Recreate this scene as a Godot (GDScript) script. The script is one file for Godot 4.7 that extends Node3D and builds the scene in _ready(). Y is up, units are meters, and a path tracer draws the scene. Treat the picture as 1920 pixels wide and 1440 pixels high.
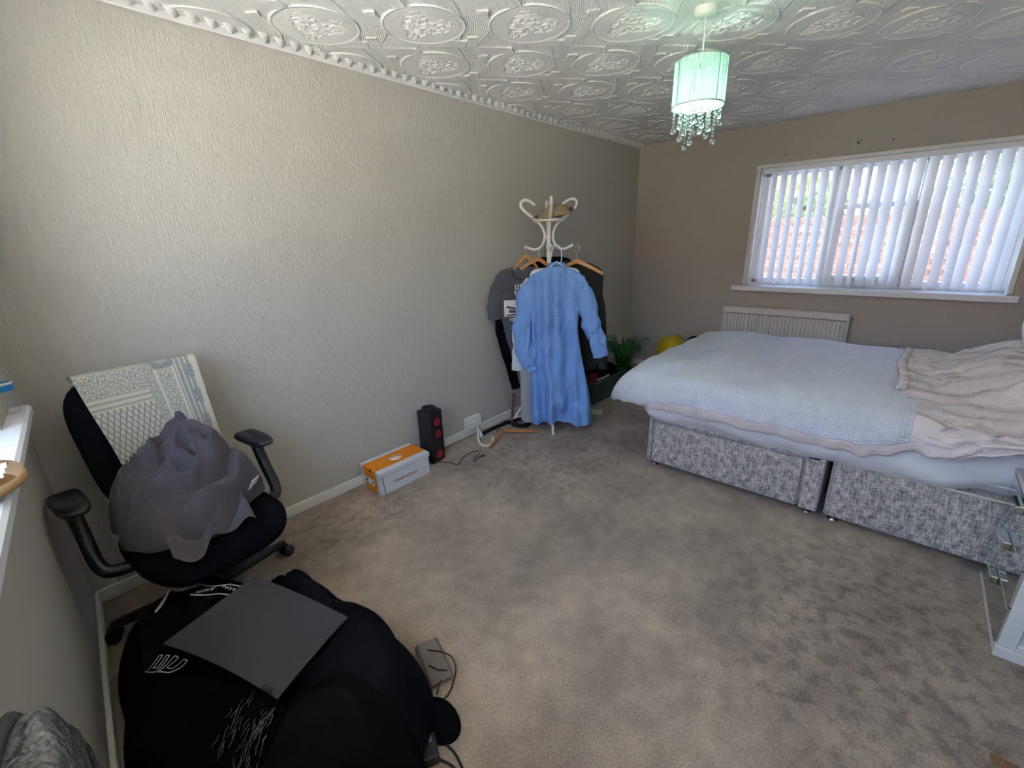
extends Node3D
# Bedroom with a textured plaster ceiling: long wall on the left (x = 0), window wall at the back (z = 0),
# a second window wall in front (z about 5), bed on the right.

var M := {}
var names := {}
const NEAR_TURN := -0.0699
const H := 2.4

# ------------------------------------------------------------------ helpers
func c8(r, g, b, a = 255) -> Color:
	return Color(r / 255.0, g / 255.0, b / 255.0, a / 255.0)

func mat(col, rough = 0.85, metal = 0.0) -> StandardMaterial3D:
	var m := StandardMaterial3D.new()
	m.albedo_color = col
	m.roughness = rough
	m.metallic = metal
	return m

func fl() -> SurfaceTool:
	var st := SurfaceTool.new()
	st.begin(Mesh.PRIMITIVE_TRIANGLES)
	st.set_smooth_group(-1)
	return st

func sm() -> SurfaceTool:
	var st := SurfaceTool.new()
	st.begin(Mesh.PRIMITIVE_TRIANGLES)
	st.set_smooth_group(0)
	return st

func numbered(called: String) -> String:
	if not names.has(called):
		names[called] = 0
		return called
	names[called] += 1
	return "%s_%03d" % [called, names[called]]

func thing(called, label, category, at = Vector3.ZERO, turn = 0.0, group = "") -> Node3D:
	var o := Node3D.new()
	o.name = numbered(called)
	add_child(o, true)
	o.position = at
	o.rotation.y = turn
	o.set_meta("label", label)
	o.set_meta("category", category)
	if group != "":
		o.set_meta("group", group)
	return o

func struct(called) -> Node3D:
	var o := Node3D.new()
	o.name = numbered(called)
	o.set_meta("kind", "structure")
	add_child(o, true)
	return o

func put(called, st, m, parent, label = "") -> MeshInstance3D:
	var o := MeshInstance3D.new()
	o.name = called
	if st is SurfaceTool:
		st.generate_normals()
		o.mesh = st.commit()
	else:
		o.mesh = st
	o.material_override = m
	parent.add_child(o, true)
	if label != "":
		o.set_meta("label", label)
	return o

func tri(st, a, b, c, out):
	var n = (c - a).cross(b - a)
	if n.dot(out) < 0:
		st.add_vertex(a); st.add_vertex(c); st.add_vertex(b)
	else:
		st.add_vertex(a); st.add_vertex(b); st.add_vertex(c)

func quad(st, a, b, c, d, out):
	tri(st, a, b, c, out)
	tri(st, a, c, d, out)

func cbox(st, c, s, b = 0.004, bas = Basis()):
	var h = s * 0.5
	b = minf(b, minf(h.x, minf(h.y, h.z)) * 0.95)
	var P := {}
	for i in 8:
		var g := Vector3(1 if i & 1 else -1, 1 if i & 2 else -1, 1 if i & 4 else -1)
		P[i] = [c + bas * Vector3(g.x * h.x, g.y * (h.y - b), g.z * (h.z - b)), c + bas * Vector3(g.x * (h.x - b), g.y * h.y, g.z * (h.z - b)), c + bas * Vector3(g.x * (h.x - b), g.y * (h.y - b), g.z * h.z), bas * g]
	for ax in 3:
		var b1 = 1 << ((ax + 1) % 3)
		var b2 = 1 << ((ax + 2) % 3)
		for s2 in 2:
			var k = (1 << ax) * s2
			var o = Vector3.ZERO
			o[ax] = 1 if s2 else -1
			quad(st, P[k][ax], P[k | b1][ax], P[k | b1 | b2][ax], P[k | b2][ax], bas * o)
		# edges running along ax
		var a1 = (ax + 1) % 3
		var a2 = (ax + 2) % 3
		for e in 4:
			var k0 = (b1 if e & 1 else 0) | (b2 if e & 2 else 0)
			var k1 = k0 | (1 << ax)
			var o2 = Vector3.ZERO
			o2[a1] = 1 if e & 1 else -1
			o2[a2] = 1 if e & 2 else -1
			quad(st, P[k0][a1], P[k1][a1], P[k1][a2], P[k0][a2], bas * o2)
	for i in 8:
		tri(st, P[i][0], P[i][1], P[i][2], P[i][3])

func box(c, s, b = 0.004, bas = Basis()) -> SurfaceTool:
	var st := fl()
	cbox(st, c, s, b, bas)
	return st

func span(a: Vector3, b: Vector3, bev = 0.004) -> SurfaceTool:
	return box((a + b) * 0.5, (b - a).abs(), bev)

func grid(st, nu: int, nv: int, f: Callable, keep = null):
	var P := []
	for i in nu + 1:
		var row := PackedVector3Array()
		for j in nv + 1:
			row.append(f.call(float(i) / nu, float(j) / nv))
		P.append(row)
	for i in nu:
		for j in nv:
			if keep != null and not keep.call((i + 0.5) / nu, (j + 0.5) / nv):
				continue
			var q = [[i, j], [i, j + 1], [i + 1, j + 1], [i, j], [i + 1, j + 1], [i + 1, j]]
			for k in q:
				st.set_uv(Vector2(float(k[0]) / nu, float(k[1]) / nv))
				st.add_vertex(P[k[0]][k[1]])

func tube(st, pts, rad, sides = 8, caps = true):
	# pts: array of Vector3, rad: float or array
	var n = pts.size()
	var rings := []
	var up := Vector3.UP
	var d0 = (pts[1] - pts[0]).normalized()
	if absf(d0.y) > 0.9:
		up = Vector3.RIGHT
	var prev = d0.cross(up).normalized()
	for i in n:
		var d = (pts[mini(i + 1, n - 1)] - pts[maxi(i - 1, 0)]).normalized()
		prev = (prev - d * prev.dot(d)).normalized()
		var bi = d.cross(prev)
		var r = rad[i] if rad is Array else rad
		var ring := []
		for k in sides:
			var a = TAU * k / sides
			ring.append(pts[i] + (prev * cos(a) + bi * sin(a)) * r)
		rings.append(ring)
	for i in n - 1:
		for k in sides:
			var k2 = (k + 1) % sides
			var o = rings[i][k] + rings[i][k2] - pts[i] * 2.0
			quad(st, rings[i][k], rings[i][k2], rings[i + 1][k2], rings[i + 1][k], o)
	if caps:
		for k in sides:
			var k2 = (k + 1) % sides
			tri(st, rings[0][k], rings[0][k2], pts[0], pts[0] - pts[1])
			tri(st, rings[n - 1][k], rings[n - 1][k2], pts[n - 1], pts[n - 1] - pts[n - 2])

func curve(pts, steps = 6) -> Array:
	# Catmull-Rom through the points
	var out := []
	var n = pts.size()
	for i in n - 1:
		var p0 = pts[maxi(i - 1, 0)]
		var p1 = pts[i]
		var p2 = pts[i + 1]
		var p3 = pts[mini(i + 2, n - 1)]
		for k in steps:
			var t = float(k) / steps
			out.append(0.5 * ((2.0 * p1) + (p2 - p0) * t + (2.0 * p0 - 5.0 * p1 + 4.0 * p2 - p3) * t * t + (3.0 * p1 - p0 - 3.0 * p2 + p3) * t * t * t))
	out.append(pts[n - 1])
	return out

func wire(pts, r, sides = 8, steps = 6) -> SurfaceTool:
	var st := sm()
	tube(st, curve(pts, steps), r, sides)
	return st

func lathe(st, prof, seg = 20, c = Vector3.ZERO, bas = Basis()):
	for i in prof.size() - 1:
		var a = prof[i]
		var b = prof[i + 1]
		for k in seg:
			var t0 = TAU * k / seg
			var t1 = TAU * (k + 1) / seg
			var p = []
			for e in [[a, t0], [a, t1], [b, t1], [b, t0]]:
				p.append(c + bas * Vector3(e[0].x * cos(e[1]), e[0].y, e[0].x * sin(e[1])))
			var tm = (t0 + t1) * 0.5
			var dr = b - a
			var o = bas * (Vector3(cos(tm), 0, sin(tm)) * dr.y - Vector3.UP * dr.x)
			if a.x > 0.0001:
				tri(st, p[0], p[1], p[2], o)
			if b.x > 0.0001:
				tri(st, p[0], p[2], p[3], o)

func ball(st, c, r, seg = 10, squash = 1.0):
	var prof := []
	var n = maxi(4, seg / 2)
	for i in n + 1:
		var a = -PI / 2 + PI * i / n
		prof.append(Vector2(maxf(cos(a), 0.0) * r, sin(a) * r * squash))
	lathe(st, prof, seg, c)

func prism(st, poly: PackedVector2Array, depth: float, tr: Transform3D):
	# polygon in xy, extruded along +z by depth
	var idx = Geometry2D.triangulate_polygon(poly)
	for i in range(0, idx.size(), 3):
		var a = poly[idx[i]]
		var b = poly[idx[i + 1]]
		var c = poly[idx[i + 2]]
		tri(st, tr * Vector3(a.x, a.y, depth), tr * Vector3(b.x, b.y, depth), tr * Vector3(c.x, c.y, depth), tr.basis.z)
		tri(st, tr * Vector3(a.x, a.y, 0), tr * Vector3(b.x, b.y, 0), tr * Vector3(c.x, c.y, 0), -tr.basis.z)
	var n = poly.size()
	var area = 0.0
	for i in n:
		area += poly[i].cross(poly[(i + 1) % n])
	for i in n:
		var a = poly[i]
		var b = poly[(i + 1) % n]
		var e = (b - a) * signf(area)
		quad(st, tr * Vector3(a.x, a.y, 0), tr * Vector3(b.x, b.y, 0), tr * Vector3(b.x, b.y, depth), tr * Vector3(a.x, a.y, depth), tr.basis * Vector3(e.y, -e.x, 0))

func text_mesh(s: String, size: float, depth = 0.0008, serif = false, bold = false) -> TextMesh:
	var t := TextMesh.new()
	var f := SystemFont.new()
	f.font_names = PackedStringArray(["Droid Serif" if serif else "Droid Sans"])
	if bold:
		f.font_weight = 700
	t.font = f
	t.text = s
	t.font_size = 64
	t.pixel_size = size / 64.0
	t.depth = depth
	return t

func noise(freq: float, seed_ = 1, oct = 3) -> FastNoiseLite:
	var n := FastNoiseLite.new()
	n.noise_type = FastNoiseLite.TYPE_SIMPLEX_SMOOTH
	n.seed = seed_
	n.frequency = freq
	n.fractal_octaves = oct
	return n

func noise_tex(freq: float, seed_ = 1, oct = 3, size = 512, ramp = null) -> NoiseTexture2D:
	var t := NoiseTexture2D.new()
	t.width = size
	t.height = size
	t.seamless = true
	t.noise = noise(freq, seed_, oct)
	if ramp != null:
		var g := Gradient.new()
		g.set_color(0, ramp[0])
		g.set_color(1, ramp[1])
		t.color_ramp = g
	return t

func float_tex(w: int, h: int, data: PackedFloat32Array) -> ImageTexture:
	return ImageTexture.create_from_image(Image.create_from_data(w, h, false, Image.FORMAT_RF, data.to_byte_array()))

func bump(m, tex, cm, scale: Vector3, world = true) -> StandardMaterial3D:
	m.heightmap_enabled = true
	m.heightmap_texture = tex
	m.heightmap_scale = cm
	m.uv1_triplanar = true
	m.uv1_world_triplanar = world
	m.uv1_scale = scale
	return m

func ss(a, b, x):
	return smoothstep(a, b, x)

# ------------------------------------------------------------------ textures
func swirl_parts(x, z, T) -> Vector2:
	# (relief, comb lines) of the combed plaster at a point of its 0.66 m repeat: two swirls and two fans
	var best := 9.0
	var px = 0.0
	var pz = 0.0
	for k in 2:
		var ox = 0.33 * k
		var ax = fposmod(x - ox + 0.33, T) - 0.33
		var az = fposmod(z - ox + 0.33, T) - 0.33
		var q = ax * ax + az * az
		if q < best:
			best = q; px = ax; pz = az
	var r = sqrt(best)
	var ang = atan2(pz, px)
	# combed ground strokes
	var gr = Vector2(px + 0.36, pz - 0.36).length()
	var h = 0.40 + 1.6 * (fposmod(gr, 0.17) - 0.085)
	var comb = sin(TAU * gr / 0.0085)
	# a fan and a blunt square stroke half way between two swirls
	var bx = fposmod(px + 0.33, T) - 0.33
	var bz = fposmod(pz + 0.66, T) - 0.33
	var a = bx * 0.64 - bz * 0.77
	var b = bx * 0.77 + bz * 0.64
	if a > -0.21 and a < 0.06 and b > -0.13 and b < 0.07:
		h = 0.36 + 3.2 * (a + 0.21) * (0.6 + 2.0 * (b + 0.13))
		comb = sin(TAU * (b + 0.4 * a * a) / 0.0085)
	var fr = Vector2(a + 0.02, b + 0.10).length()
	if fr < 0.22 and b > -0.10 + 0.25 * a and a > -0.06:
		h = 0.50 + 4.2 * (fr - 0.08) * (0.35 + 2.2 * a)
		h += 0.12 * exp(-pow((fr - 0.213) / 0.005, 2.0))
		comb = sin(TAU * fr / 0.0085)
	# swirl: rim, combed ring, scribbled middle
	if r < 0.185:
		var ring = 0.62 - 1.1 * (r - 0.13) * cos(ang - 0.6) + 0.22 * exp(-pow((r - 0.179) / 0.005, 2.0))
		var wv = sw1.get_noise_2d(px * 1.2, pz * 1.2)
		var wv2 = sw1.get_noise_2d(px * 1.2 + 7.0, pz * 1.2)
		var s = sin(TAU * (r * 10.0 + wv * 1.4 + ang / TAU)) + 0.6 * sin(TAU * (px * 9.0 + wv2 * 1.6))
		var mid = 0.48 + 0.22 * clampf(s, -0.8, 1.0) + 0.5 * (0.12 - r)
		var rr = r * (1.0 + 0.18 * sin(ang * 3.0 + 1.0) + 0.1 * sin(ang * 5.0))
		var k = ss(0.100, 0.112, rr)
		h = lerpf(mid, ring, k)
		comb = sin(TAU * r / 0.0085) * ss(-0.2, 0.5, cos(ang - 0.3) + 0.1) * k
	return Vector2(h, comb)

var sw1 := noise(9.0, 5, 2)

func ceiling_relief(T: float, depth: float) -> ArrayMesh:
	# one repeat as a mesh, relief hanging down from y = 0
	var n := 240
	var hh := PackedFloat32Array()
	hh.resize(n * n)
	for j in n:
		for i in n:
			hh[j * n + i] = swirl_parts(T * i / n, T * j / n, T).x * depth
	var v := PackedVector3Array()
	var nm := PackedVector3Array()
	var uv := PackedVector2Array()
	var ix := PackedInt32Array()
	var e = 2.0 * T / n
	for j in n + 1:
		for i in n + 1:
			var a = j % n
			var b = i % n
			v.append(Vector3(T * i / n, -hh[a * n + b], T * j / n))
			uv.append(Vector2(float(i) / n, float(j) / n))
			var gx = (hh[a * n + (b + 1) % n] - hh[a * n + (b + n - 1) % n]) / e
			var gz = (hh[((a + 1) % n) * n + b] - hh[((a + n - 1) % n) * n + b]) / e
			nm.append(Vector3(-gx, -1.0, -gz).normalized())
	for j in n:
		for i in n:
			var q = j * (n + 1) + i
			ix.append_array([q, q + n + 2, q + 1, q, q + n + 1, q + n + 2])
	var ar := []
	ar.resize(Mesh.ARRAY_MAX)
	ar[Mesh.ARRAY_VERTEX] = v
	ar[Mesh.ARRAY_NORMAL] = nm
	ar[Mesh.ARRAY_INDEX] = ix
	ar[Mesh.ARRAY_TEX_UV] = uv
	var m := ArrayMesh.new()
	m.add_surface_from_arrays(Mesh.PRIMITIVE_TRIANGLES, ar)
	return m

func ceiling_comb() -> ImageTexture:
	var n := 768
	var d := PackedFloat32Array()
	d.resize(n * n)
	for j in n:
		for i in n:
			d[j * n + i] = 0.5 + 0.5 * swirl_parts(0.66 * i / n, 0.66 * j / n, 0.66).y
	return float_tex(n, n, d)

func carpet_tex() -> ImageTexture:
	var w := 1024
	var h := 1536
	var big := noise(0.006, 3, 3).get_image(w, h).get_data()
	var mid := noise(0.03, 9, 3).get_image(w, h).get_data()
	var pile := noise(0.35, 4, 2).get_image(w, h).get_data()
	var scuff_and_shade := noise(0.045, 21, 3)
	scuff_and_shade.domain_warp_enabled = true
	scuff_and_shade.domain_warp_amplitude = 25.0
	var sc := scuff_and_shade.get_image(w, h).get_data()
	var out := PackedByteArray()
	out.resize(w * h * 3)
	for j in h:
		var z = 5.2 * j / h
		for i in w:
			var x = 3.4 * i / w
			var k = j * w + i
			var v = 0.62 + (big[k] / 255.0 - 0.5) * 0.16 + (mid[k] / 255.0 - 0.5) * 0.10 + (pile[k] / 255.0 - 0.5) * 0.20
			# pile pushed the other way: scuffs by the coat stand, brushed patches by the wall; by the bedside brushed nap plus the viewer's shadow painted in
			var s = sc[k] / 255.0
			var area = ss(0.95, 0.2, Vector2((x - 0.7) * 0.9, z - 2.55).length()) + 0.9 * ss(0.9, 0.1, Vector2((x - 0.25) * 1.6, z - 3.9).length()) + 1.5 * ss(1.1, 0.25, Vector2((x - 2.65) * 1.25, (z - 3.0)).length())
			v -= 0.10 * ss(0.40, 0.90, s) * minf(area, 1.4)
			v = clampf(v, 0.2, 0.95)
			out[k * 3] = int(v * 255)
			out[k * 3 + 1] = int(v * 0.888 * 255)
			out[k * 3 + 2] = int(v * 0.775 * 255)
	return ImageTexture.create_from_image(Image.create_from_data(w, h, false, Image.FORMAT_RGB8, out))

func velvet_tex() -> ImageTexture:
	# crushed velvet: short crossing streaks of lighter and darker pile
	var n := 512
	var a := noise(0.02, 31, 3)
	var b := noise(0.09, 32, 2)
	var out := PackedByteArray()
	out.resize(n * n * 3)
	for j in n:
		for i in n:
			var v1 = b.get_noise_2d(i * 0.16, j * 1.1)
			var v2 = b.get_noise_2d(i * 1.1 + 300, j * 0.16)
			var v3 = a.get_noise_2d(i * 0.9, j * 0.5)
			var v = 0.66 + 0.20 * v1 + 0.22 * v2 + 0.16 * v3
			v = clampf(v, 0.16, 0.85)
			var k = (j * n + i) * 3
			out[k] = int(v * 255); out[k + 1] = int(v * 251); out[k + 2] = int(v * 248)
	return ImageTexture.create_from_image(Image.create_from_data(n, n, false, Image.FORMAT_RGB8, out))

func mat_cloth_tex() -> ImageTexture:
	# cream cloth with blue-grey ornamental bands, lattice and arch
	var w := 512
	var h := 512
	var out := PackedByteArray()
	out.resize(w * h * 3)
	var nz := noise(0.12, 77, 2)
	for j in h:
		for i in w:
			var u = float(i) / w      # across the chair back
			var v = float(j) / h      # down
			var ink = 0.0
			var nn = nz.get_noise_2d(i, j)
			if u > 0.80:
				ink = 0.55 * ss(0.3, 0.5, absf(sin(u * 70.0)))
				if u > 0.88 and fposmod(v, 0.17) < 0.09:
					ink = maxf(ink, 0.5 + nn)
				if u > 0.95:
					ink = 0.05
			elif u > 0.60:
				if v < 0.34 and v > 0.08:
					ink = 0.45 + 0.6 * sin(Vector2((u - 0.70) * 60, (v - 0.2) * 60).length()) * (0.4 + nn)
				elif u > 0.63 and u < 0.76:
					ink = 0.30 + nn * 0.9
				else:
					ink = 0.5 * ss(0.2, 0.6, sin(u * 160.0))
			elif u > 0.52:
				ink = 0.35 + 0.5 * nn
			elif v > 0.52:
				var du = sin(u * 120.0 + v * 95.0)
				var dv = sin(u * 120.0 - v * 95.0)
				ink = 0.6 * ss(0.5, 0.95, maxf(du, dv)) + 0.35 * ss(0.2, 0.5, nn)
			elif v > 0.44:
				ink = 0.4 * ss(0.0, 0.5, sin(v * 190.0))
			elif v > 0.06:
				ink = 0.26 + 0.9 * nn
			ink = clampf(ink, 0.0, 0.85)
			var k = (j * w + i) * 3
			out[k] = int(lerpf(196, 104, ink))
			out[k + 1] = int(lerpf(190, 108, ink))
			out[k + 2] = int(lerpf(166, 116, ink))
	return ImageTexture.create_from_image(Image.create_from_data(w, h, false, Image.FORMAT_RGB8, out))

func waffle_tex() -> ImageTexture:
	var n := 64
	var d := PackedFloat32Array()
	d.resize(n * n)
	for j in n:
		for i in n:
			var a = absf(sin(PI * (i + 0.5) / 32.0))
			var b = absf(sin(PI * (j + 0.5) / 32.0))
			d[j * n + i] = pow(a, 0.6) * pow(b, 0.6)
	return float_tex(n, n, d)

# ------------------------------------------------------------------ scene
func _ready():
	seed(7)
	camera_and_light()
	materials()
	room()
	print("room")
	windows()
	outside()
	print("outside")
	bed()
	print("bed")
	bedside()
	radiator()
	pendant()
	print("pendant")
	coat_stand()
	clothes()
	print("clothes")
	office_chair()
	print("chair")
	floor_things()
	corner_things()
	clothes_pile()
	sill_things()
	print("done")

func camera_and_light():
	var cam := Camera3D.new()
	cam.name = "camera"
	add_child(cam)
	cam.position = Vector3(2.4489, 1.4861, 4.8569)
	cam.rotation_order = EULER_ORDER_YXZ
	cam.rotation_degrees = Vector3(-18.1295, 42.1372, -1.7703)
	cam.fov = 82.151
	cam.near = 0.03
	cam.current = true
	var env := Environment.new()
	env.background_mode = Environment.BG_SKY
	var sky := Sky.new()
	var ps := ProceduralSkyMaterial.new()
	ps.sky_top_color = Color(0.57, 0.72, 0.96)
	ps.sky_horizon_color = Color(0.90, 0.94, 1.0)
	ps.sky_curve = 0.25
	ps.ground_bottom_color = Color(0.45, 0.44, 0.40)
	ps.ground_horizon_color = Color(0.70, 0.70, 0.68)
	ps.sky_energy_multiplier = 1.0
	sky.sky_material = ps
	env.sky = sky
	env.background_energy_multiplier = 1.0
	env.tonemap_mode = Environment.TONE_MAPPER_LINEAR
	env.tonemap_exposure = 9.8
	env.sdfgi_enabled = true
	env.ssao_enabled = true
	env.ssil_enabled = true
	var we := WorldEnvironment.new()
	we.name = "world"
	we.environment = env
	add_child(we)
	# high sun straight over the house: it lights the street and the roofs and enters neither window
	var sun := DirectionalLight3D.new()
	add_child(sun)
	sun.name = "sun"
	sun.light_energy = 4.0
	sun.light_color = Color(1.0, 0.985, 0.95)
	sun.light_angular_distance = 0.6
	sun.shadow_enabled = true
	sun.look_at_from_position(Vector3.ZERO, -Vector3(0.554, 0.819, -0.148))

func materials():
	var wallbump := noise_tex(0.055, 11, 3, 512)
	M.wall = bump(mat(c8(190, 184, 172), 0.9), wallbump, 0.22, Vector3(6.0 * 5.4, 0.45 * 2.42, 1))
	M.wall.uv1_triplanar = false
	M.wall_smooth = mat(c8(182, 174, 164), 0.9)
	M.ceiling = bump(mat(c8(226, 224, 218), 0.75), ceiling_comb(), 0.16, Vector3(1.0 / 0.66, 1.0 / 0.66, 1.0 / 0.66))
	M.ceiling.uv1_triplanar = false
	M.ceiling.uv1_scale = Vector3(1, 1, 1)
	M.plaster = mat(c8(226, 224, 218), 0.8)
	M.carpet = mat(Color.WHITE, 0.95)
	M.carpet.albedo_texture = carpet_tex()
	M.carpet.rim_enabled = true
	M.carpet.rim = 0.25
	M.carpet.heightmap_enabled = true
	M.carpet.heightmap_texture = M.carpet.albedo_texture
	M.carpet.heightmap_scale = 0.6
	M.white = mat(c8(226, 223, 214), 0.45)
	M.upvc = mat(c8(232, 234, 236), 0.35)
	M.rad = mat(c8(212, 209, 200), 0.4)
	M.dark = mat(c8(20, 20, 21), 0.6)
	M.blackplastic = mat(c8(30, 31, 33), 0.45)
	M.chairfabric = bump(mat(c8(17, 18, 21), 0.95), noise_tex(0.4, 5, 2, 256), 0.08, Vector3(8, 8, 8), false)
	M.blackcloth = mat(c8(15, 15, 17), 0.95)
	M.blackfleece = mat(c8(19, 18, 18), 0.95)
	M.blackcloth2 = mat(c8(21, 21, 24), 0.95)
	for q in [M.blackcloth, M.blackcloth2, M.blackfleece, M.chairfabric]:
		q.metallic_specular = 0.12
	M.chrome = mat(c8(205, 205, 205), 0.15, 1.0)
	M.velvet = mat(c8(255, 248, 240), 0.7)
	M.velvet.albedo_texture = velvet_tex()
	M.velvet.uv1_triplanar = true
	M.velvet.uv1_scale = Vector3(2.3, 2.3, 2.3)
	M.velvet.rim_enabled = true
	M.velvet.rim = 0.5
	M.sheet = mat(c8(222, 220, 222), 0.9)
	var crease := noise_tex(0.02, 61, 4, 512)
	M.waffle = mat(c8(225, 227, 236), 0.95)
	M.waffle.heightmap_enabled = true
	M.waffle.heightmap_texture = waffle_tex()
	M.waffle.heightmap_scale = 0.55
	M.waffle.uv1_scale = Vector3(75, 75, 1)
	M.plaincloth = bump(mat(c8(218, 205, 202), 0.9), crease, 0.45, Vector3(4.0, 5.0, 1))
	M.frill = mat(c8(218, 205, 202), 0.9)
	M.plaincloth.uv1_triplanar = false
	M.wood = mat(c8(205, 150, 88), 0.45)
	M.wood.albedo_texture = noise_tex(0.03, 14, 3, 256, [c8(215, 205, 190), c8(255, 250, 240)])
	M.wood.uv1_triplanar = true
	M.wood.uv1_scale = Vector3(2, 14, 14)
	M.orangewood = mat(c8(190, 116, 58), 0.5)
	M.glass = mat(Color(0.92, 0.96, 0.96, 0.06), 0.02)
	M.glass.transparency = BaseMaterial3D.TRANSPARENCY_ALPHA
	M.crystal = mat(Color(0.97, 1.0, 0.99, 0.0), 0.02)
	M.crystal.refraction_enabled = true
	M.crystal.refraction_scale = 0.05
	M.bottle = mat(Color(0.93, 0.96, 0.97, 0.14), 0.05)
	M.bottle.transparency = BaseMaterial3D.TRANSPARENCY_ALPHA
	M.blind = mat(c8(224, 224, 220), 0.85)
	M.blind.backlight_enabled = true
	M.blind.backlight = Color(0.72, 0.74, 0.76)
	M.mirror = mat(c8(214, 220, 218), 0.03, 1.0)

# ------------------------------------------------------------------ room
func wall_with_hole(parent, called, m, x0, x1, hx0, hx1, hy0, hy1, z0, z1, y0 = 0.0):
	var st := fl()
	for b in [[x0, hx0, y0, H], [hx1, x1, y0, H], [hx0, hx1, y0, hy0], [hx0, hx1, hy1, H]]:
		cbox(st, Vector3((b[0] + b[1]) / 2, (b[2] + b[3]) / 2, (z0 + z1) / 2), Vector3(b[1] - b[0], b[3] - b[2], z1 - z0), 0.0005)
	return put(called, st, m, parent)

func room():
	var floor_ := struct("floor")
	var st := sm()
	grid(st, 2, 2, func(u, v): return Vector3(u * 3.4, 0.0, v * 5.2))
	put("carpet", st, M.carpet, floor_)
	put("slab", span(Vector3(-0.25, -0.25, -0.25), Vector3(3.65, -0.004, 5.5), 0.001), M.plaster, floor_)
	var ceil_ := struct("ceiling")
	put("plaster_slab", span(Vector3(-0.25, H - 0.001, -0.25), Vector3(3.65, H + 0.2, 5.5), 0.001), M.plaster, ceil_)
	var rel := ceiling_relief(0.66, 0.015)
	for i in 7:
		for j in 9:
			var o := put("plaster_swirls", rel, M.ceiling, ceil_)
			o.position = Vector3(0.30 - 0.66 + 0.66 * i, H, 0.38 - 0.66 + 0.66 * j)
	var wl := struct("wall_left")
	put("masonry", span(Vector3(-0.25, -0.2, -0.25), Vector3(-0.0015, H + 0.02, 5.4), 0.001), M.wall_smooth, wl)
	var wp := sm()
	grid(wp, 2, 2, func(u, v): return Vector3(0, v * 2.42 - 0.01, u * 5.4))
	put("wallpaper", wp, M.wall, wl)
	var wr := struct("wall_right")
	put("plain_wall", span(Vector3(3.4, -0.2, -0.25), Vector3(3.65, H + 0.02, 5.5), 0.001), M.wall_smooth, wr)
	var wb := struct("wall_back")
	wall_with_hole(wb, "window_wall", M.wall_smooth, 0.0, 3.4, 1.205, 2.985, 0.965, 2.045, -0.25, 0.0)
	# small screw holes left in the paint above the window
	for p in [[1.40, 2.13], [1.905, 2.155], [1.925, 2.165], [1.915, 2.142], [2.13, 1.98 + 0.16]]:
		put("screw_hole", box(Vector3(p[0], p[1], 0.0015), Vector3(0.010, 0.010, 0.003), 0.001), M.dark, wb)
	var wf := struct("wall_front")
	wf.position = Vector3(0, 0, 4.943)
	wf.rotation.y = NEAR_TURN
	wall_with_hole(wf, "window_wall", M.wall_smooth, -0.05, 3.5, 0.48, 3.05, 0.965, 2.12, 0.0, 0.25)
	var bl := struct("baseboard_left")
	put("board", span(Vector3(0.0, 0.0, 0.0), Vector3(0.016, 0.064, 4.94), 0.004), M.white, bl)
	var bb := struct("baseboard_back")
	put("board", span(Vector3(0.017, 0.0, 0.0), Vector3(3.4, 0.064, 0.016), 0.004), M.white, bb)
	var bf := struct("baseboard_front")
	bf.position = Vector3(0, 0, 4.943)
	bf.rotation.y = NEAR_TURN
	put("board", span(Vector3(0.02, 0.0, -0.016), Vector3(3.3, 0.064, -0.0005), 0.004), M.white, bf)
	# ribbed plaster border along the left wall
	var tr := struct("trim_1")
	put("fillet", span(Vector3(0.0, H - 0.032, 0.0), Vector3(0.018, H, 4.94), 0.005), M.plaster, tr)
	var rib := sm()
	grid(rib, 8, 8, func(u, v):
		var a = u - 0.5
		var b = v - 0.5
		var hh = pow(maxf(0.0, 1.0 - 4.0 * a * a), 0.7) * pow(maxf(0.0, 1.0 - 4.0 * b * b), 0.35)
		return Vector3(0.018 + v * 0.062, 0.001 - 0.032 * hh, a * 0.05 + b * 0.035))
	rib.generate_normals()
	var rm := rib.commit()
	for k in 70:
		var o := put("rib", rm, M.plaster, tr)
		o.position = Vector3(0, H, 0.05 + k * 0.0695)

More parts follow.
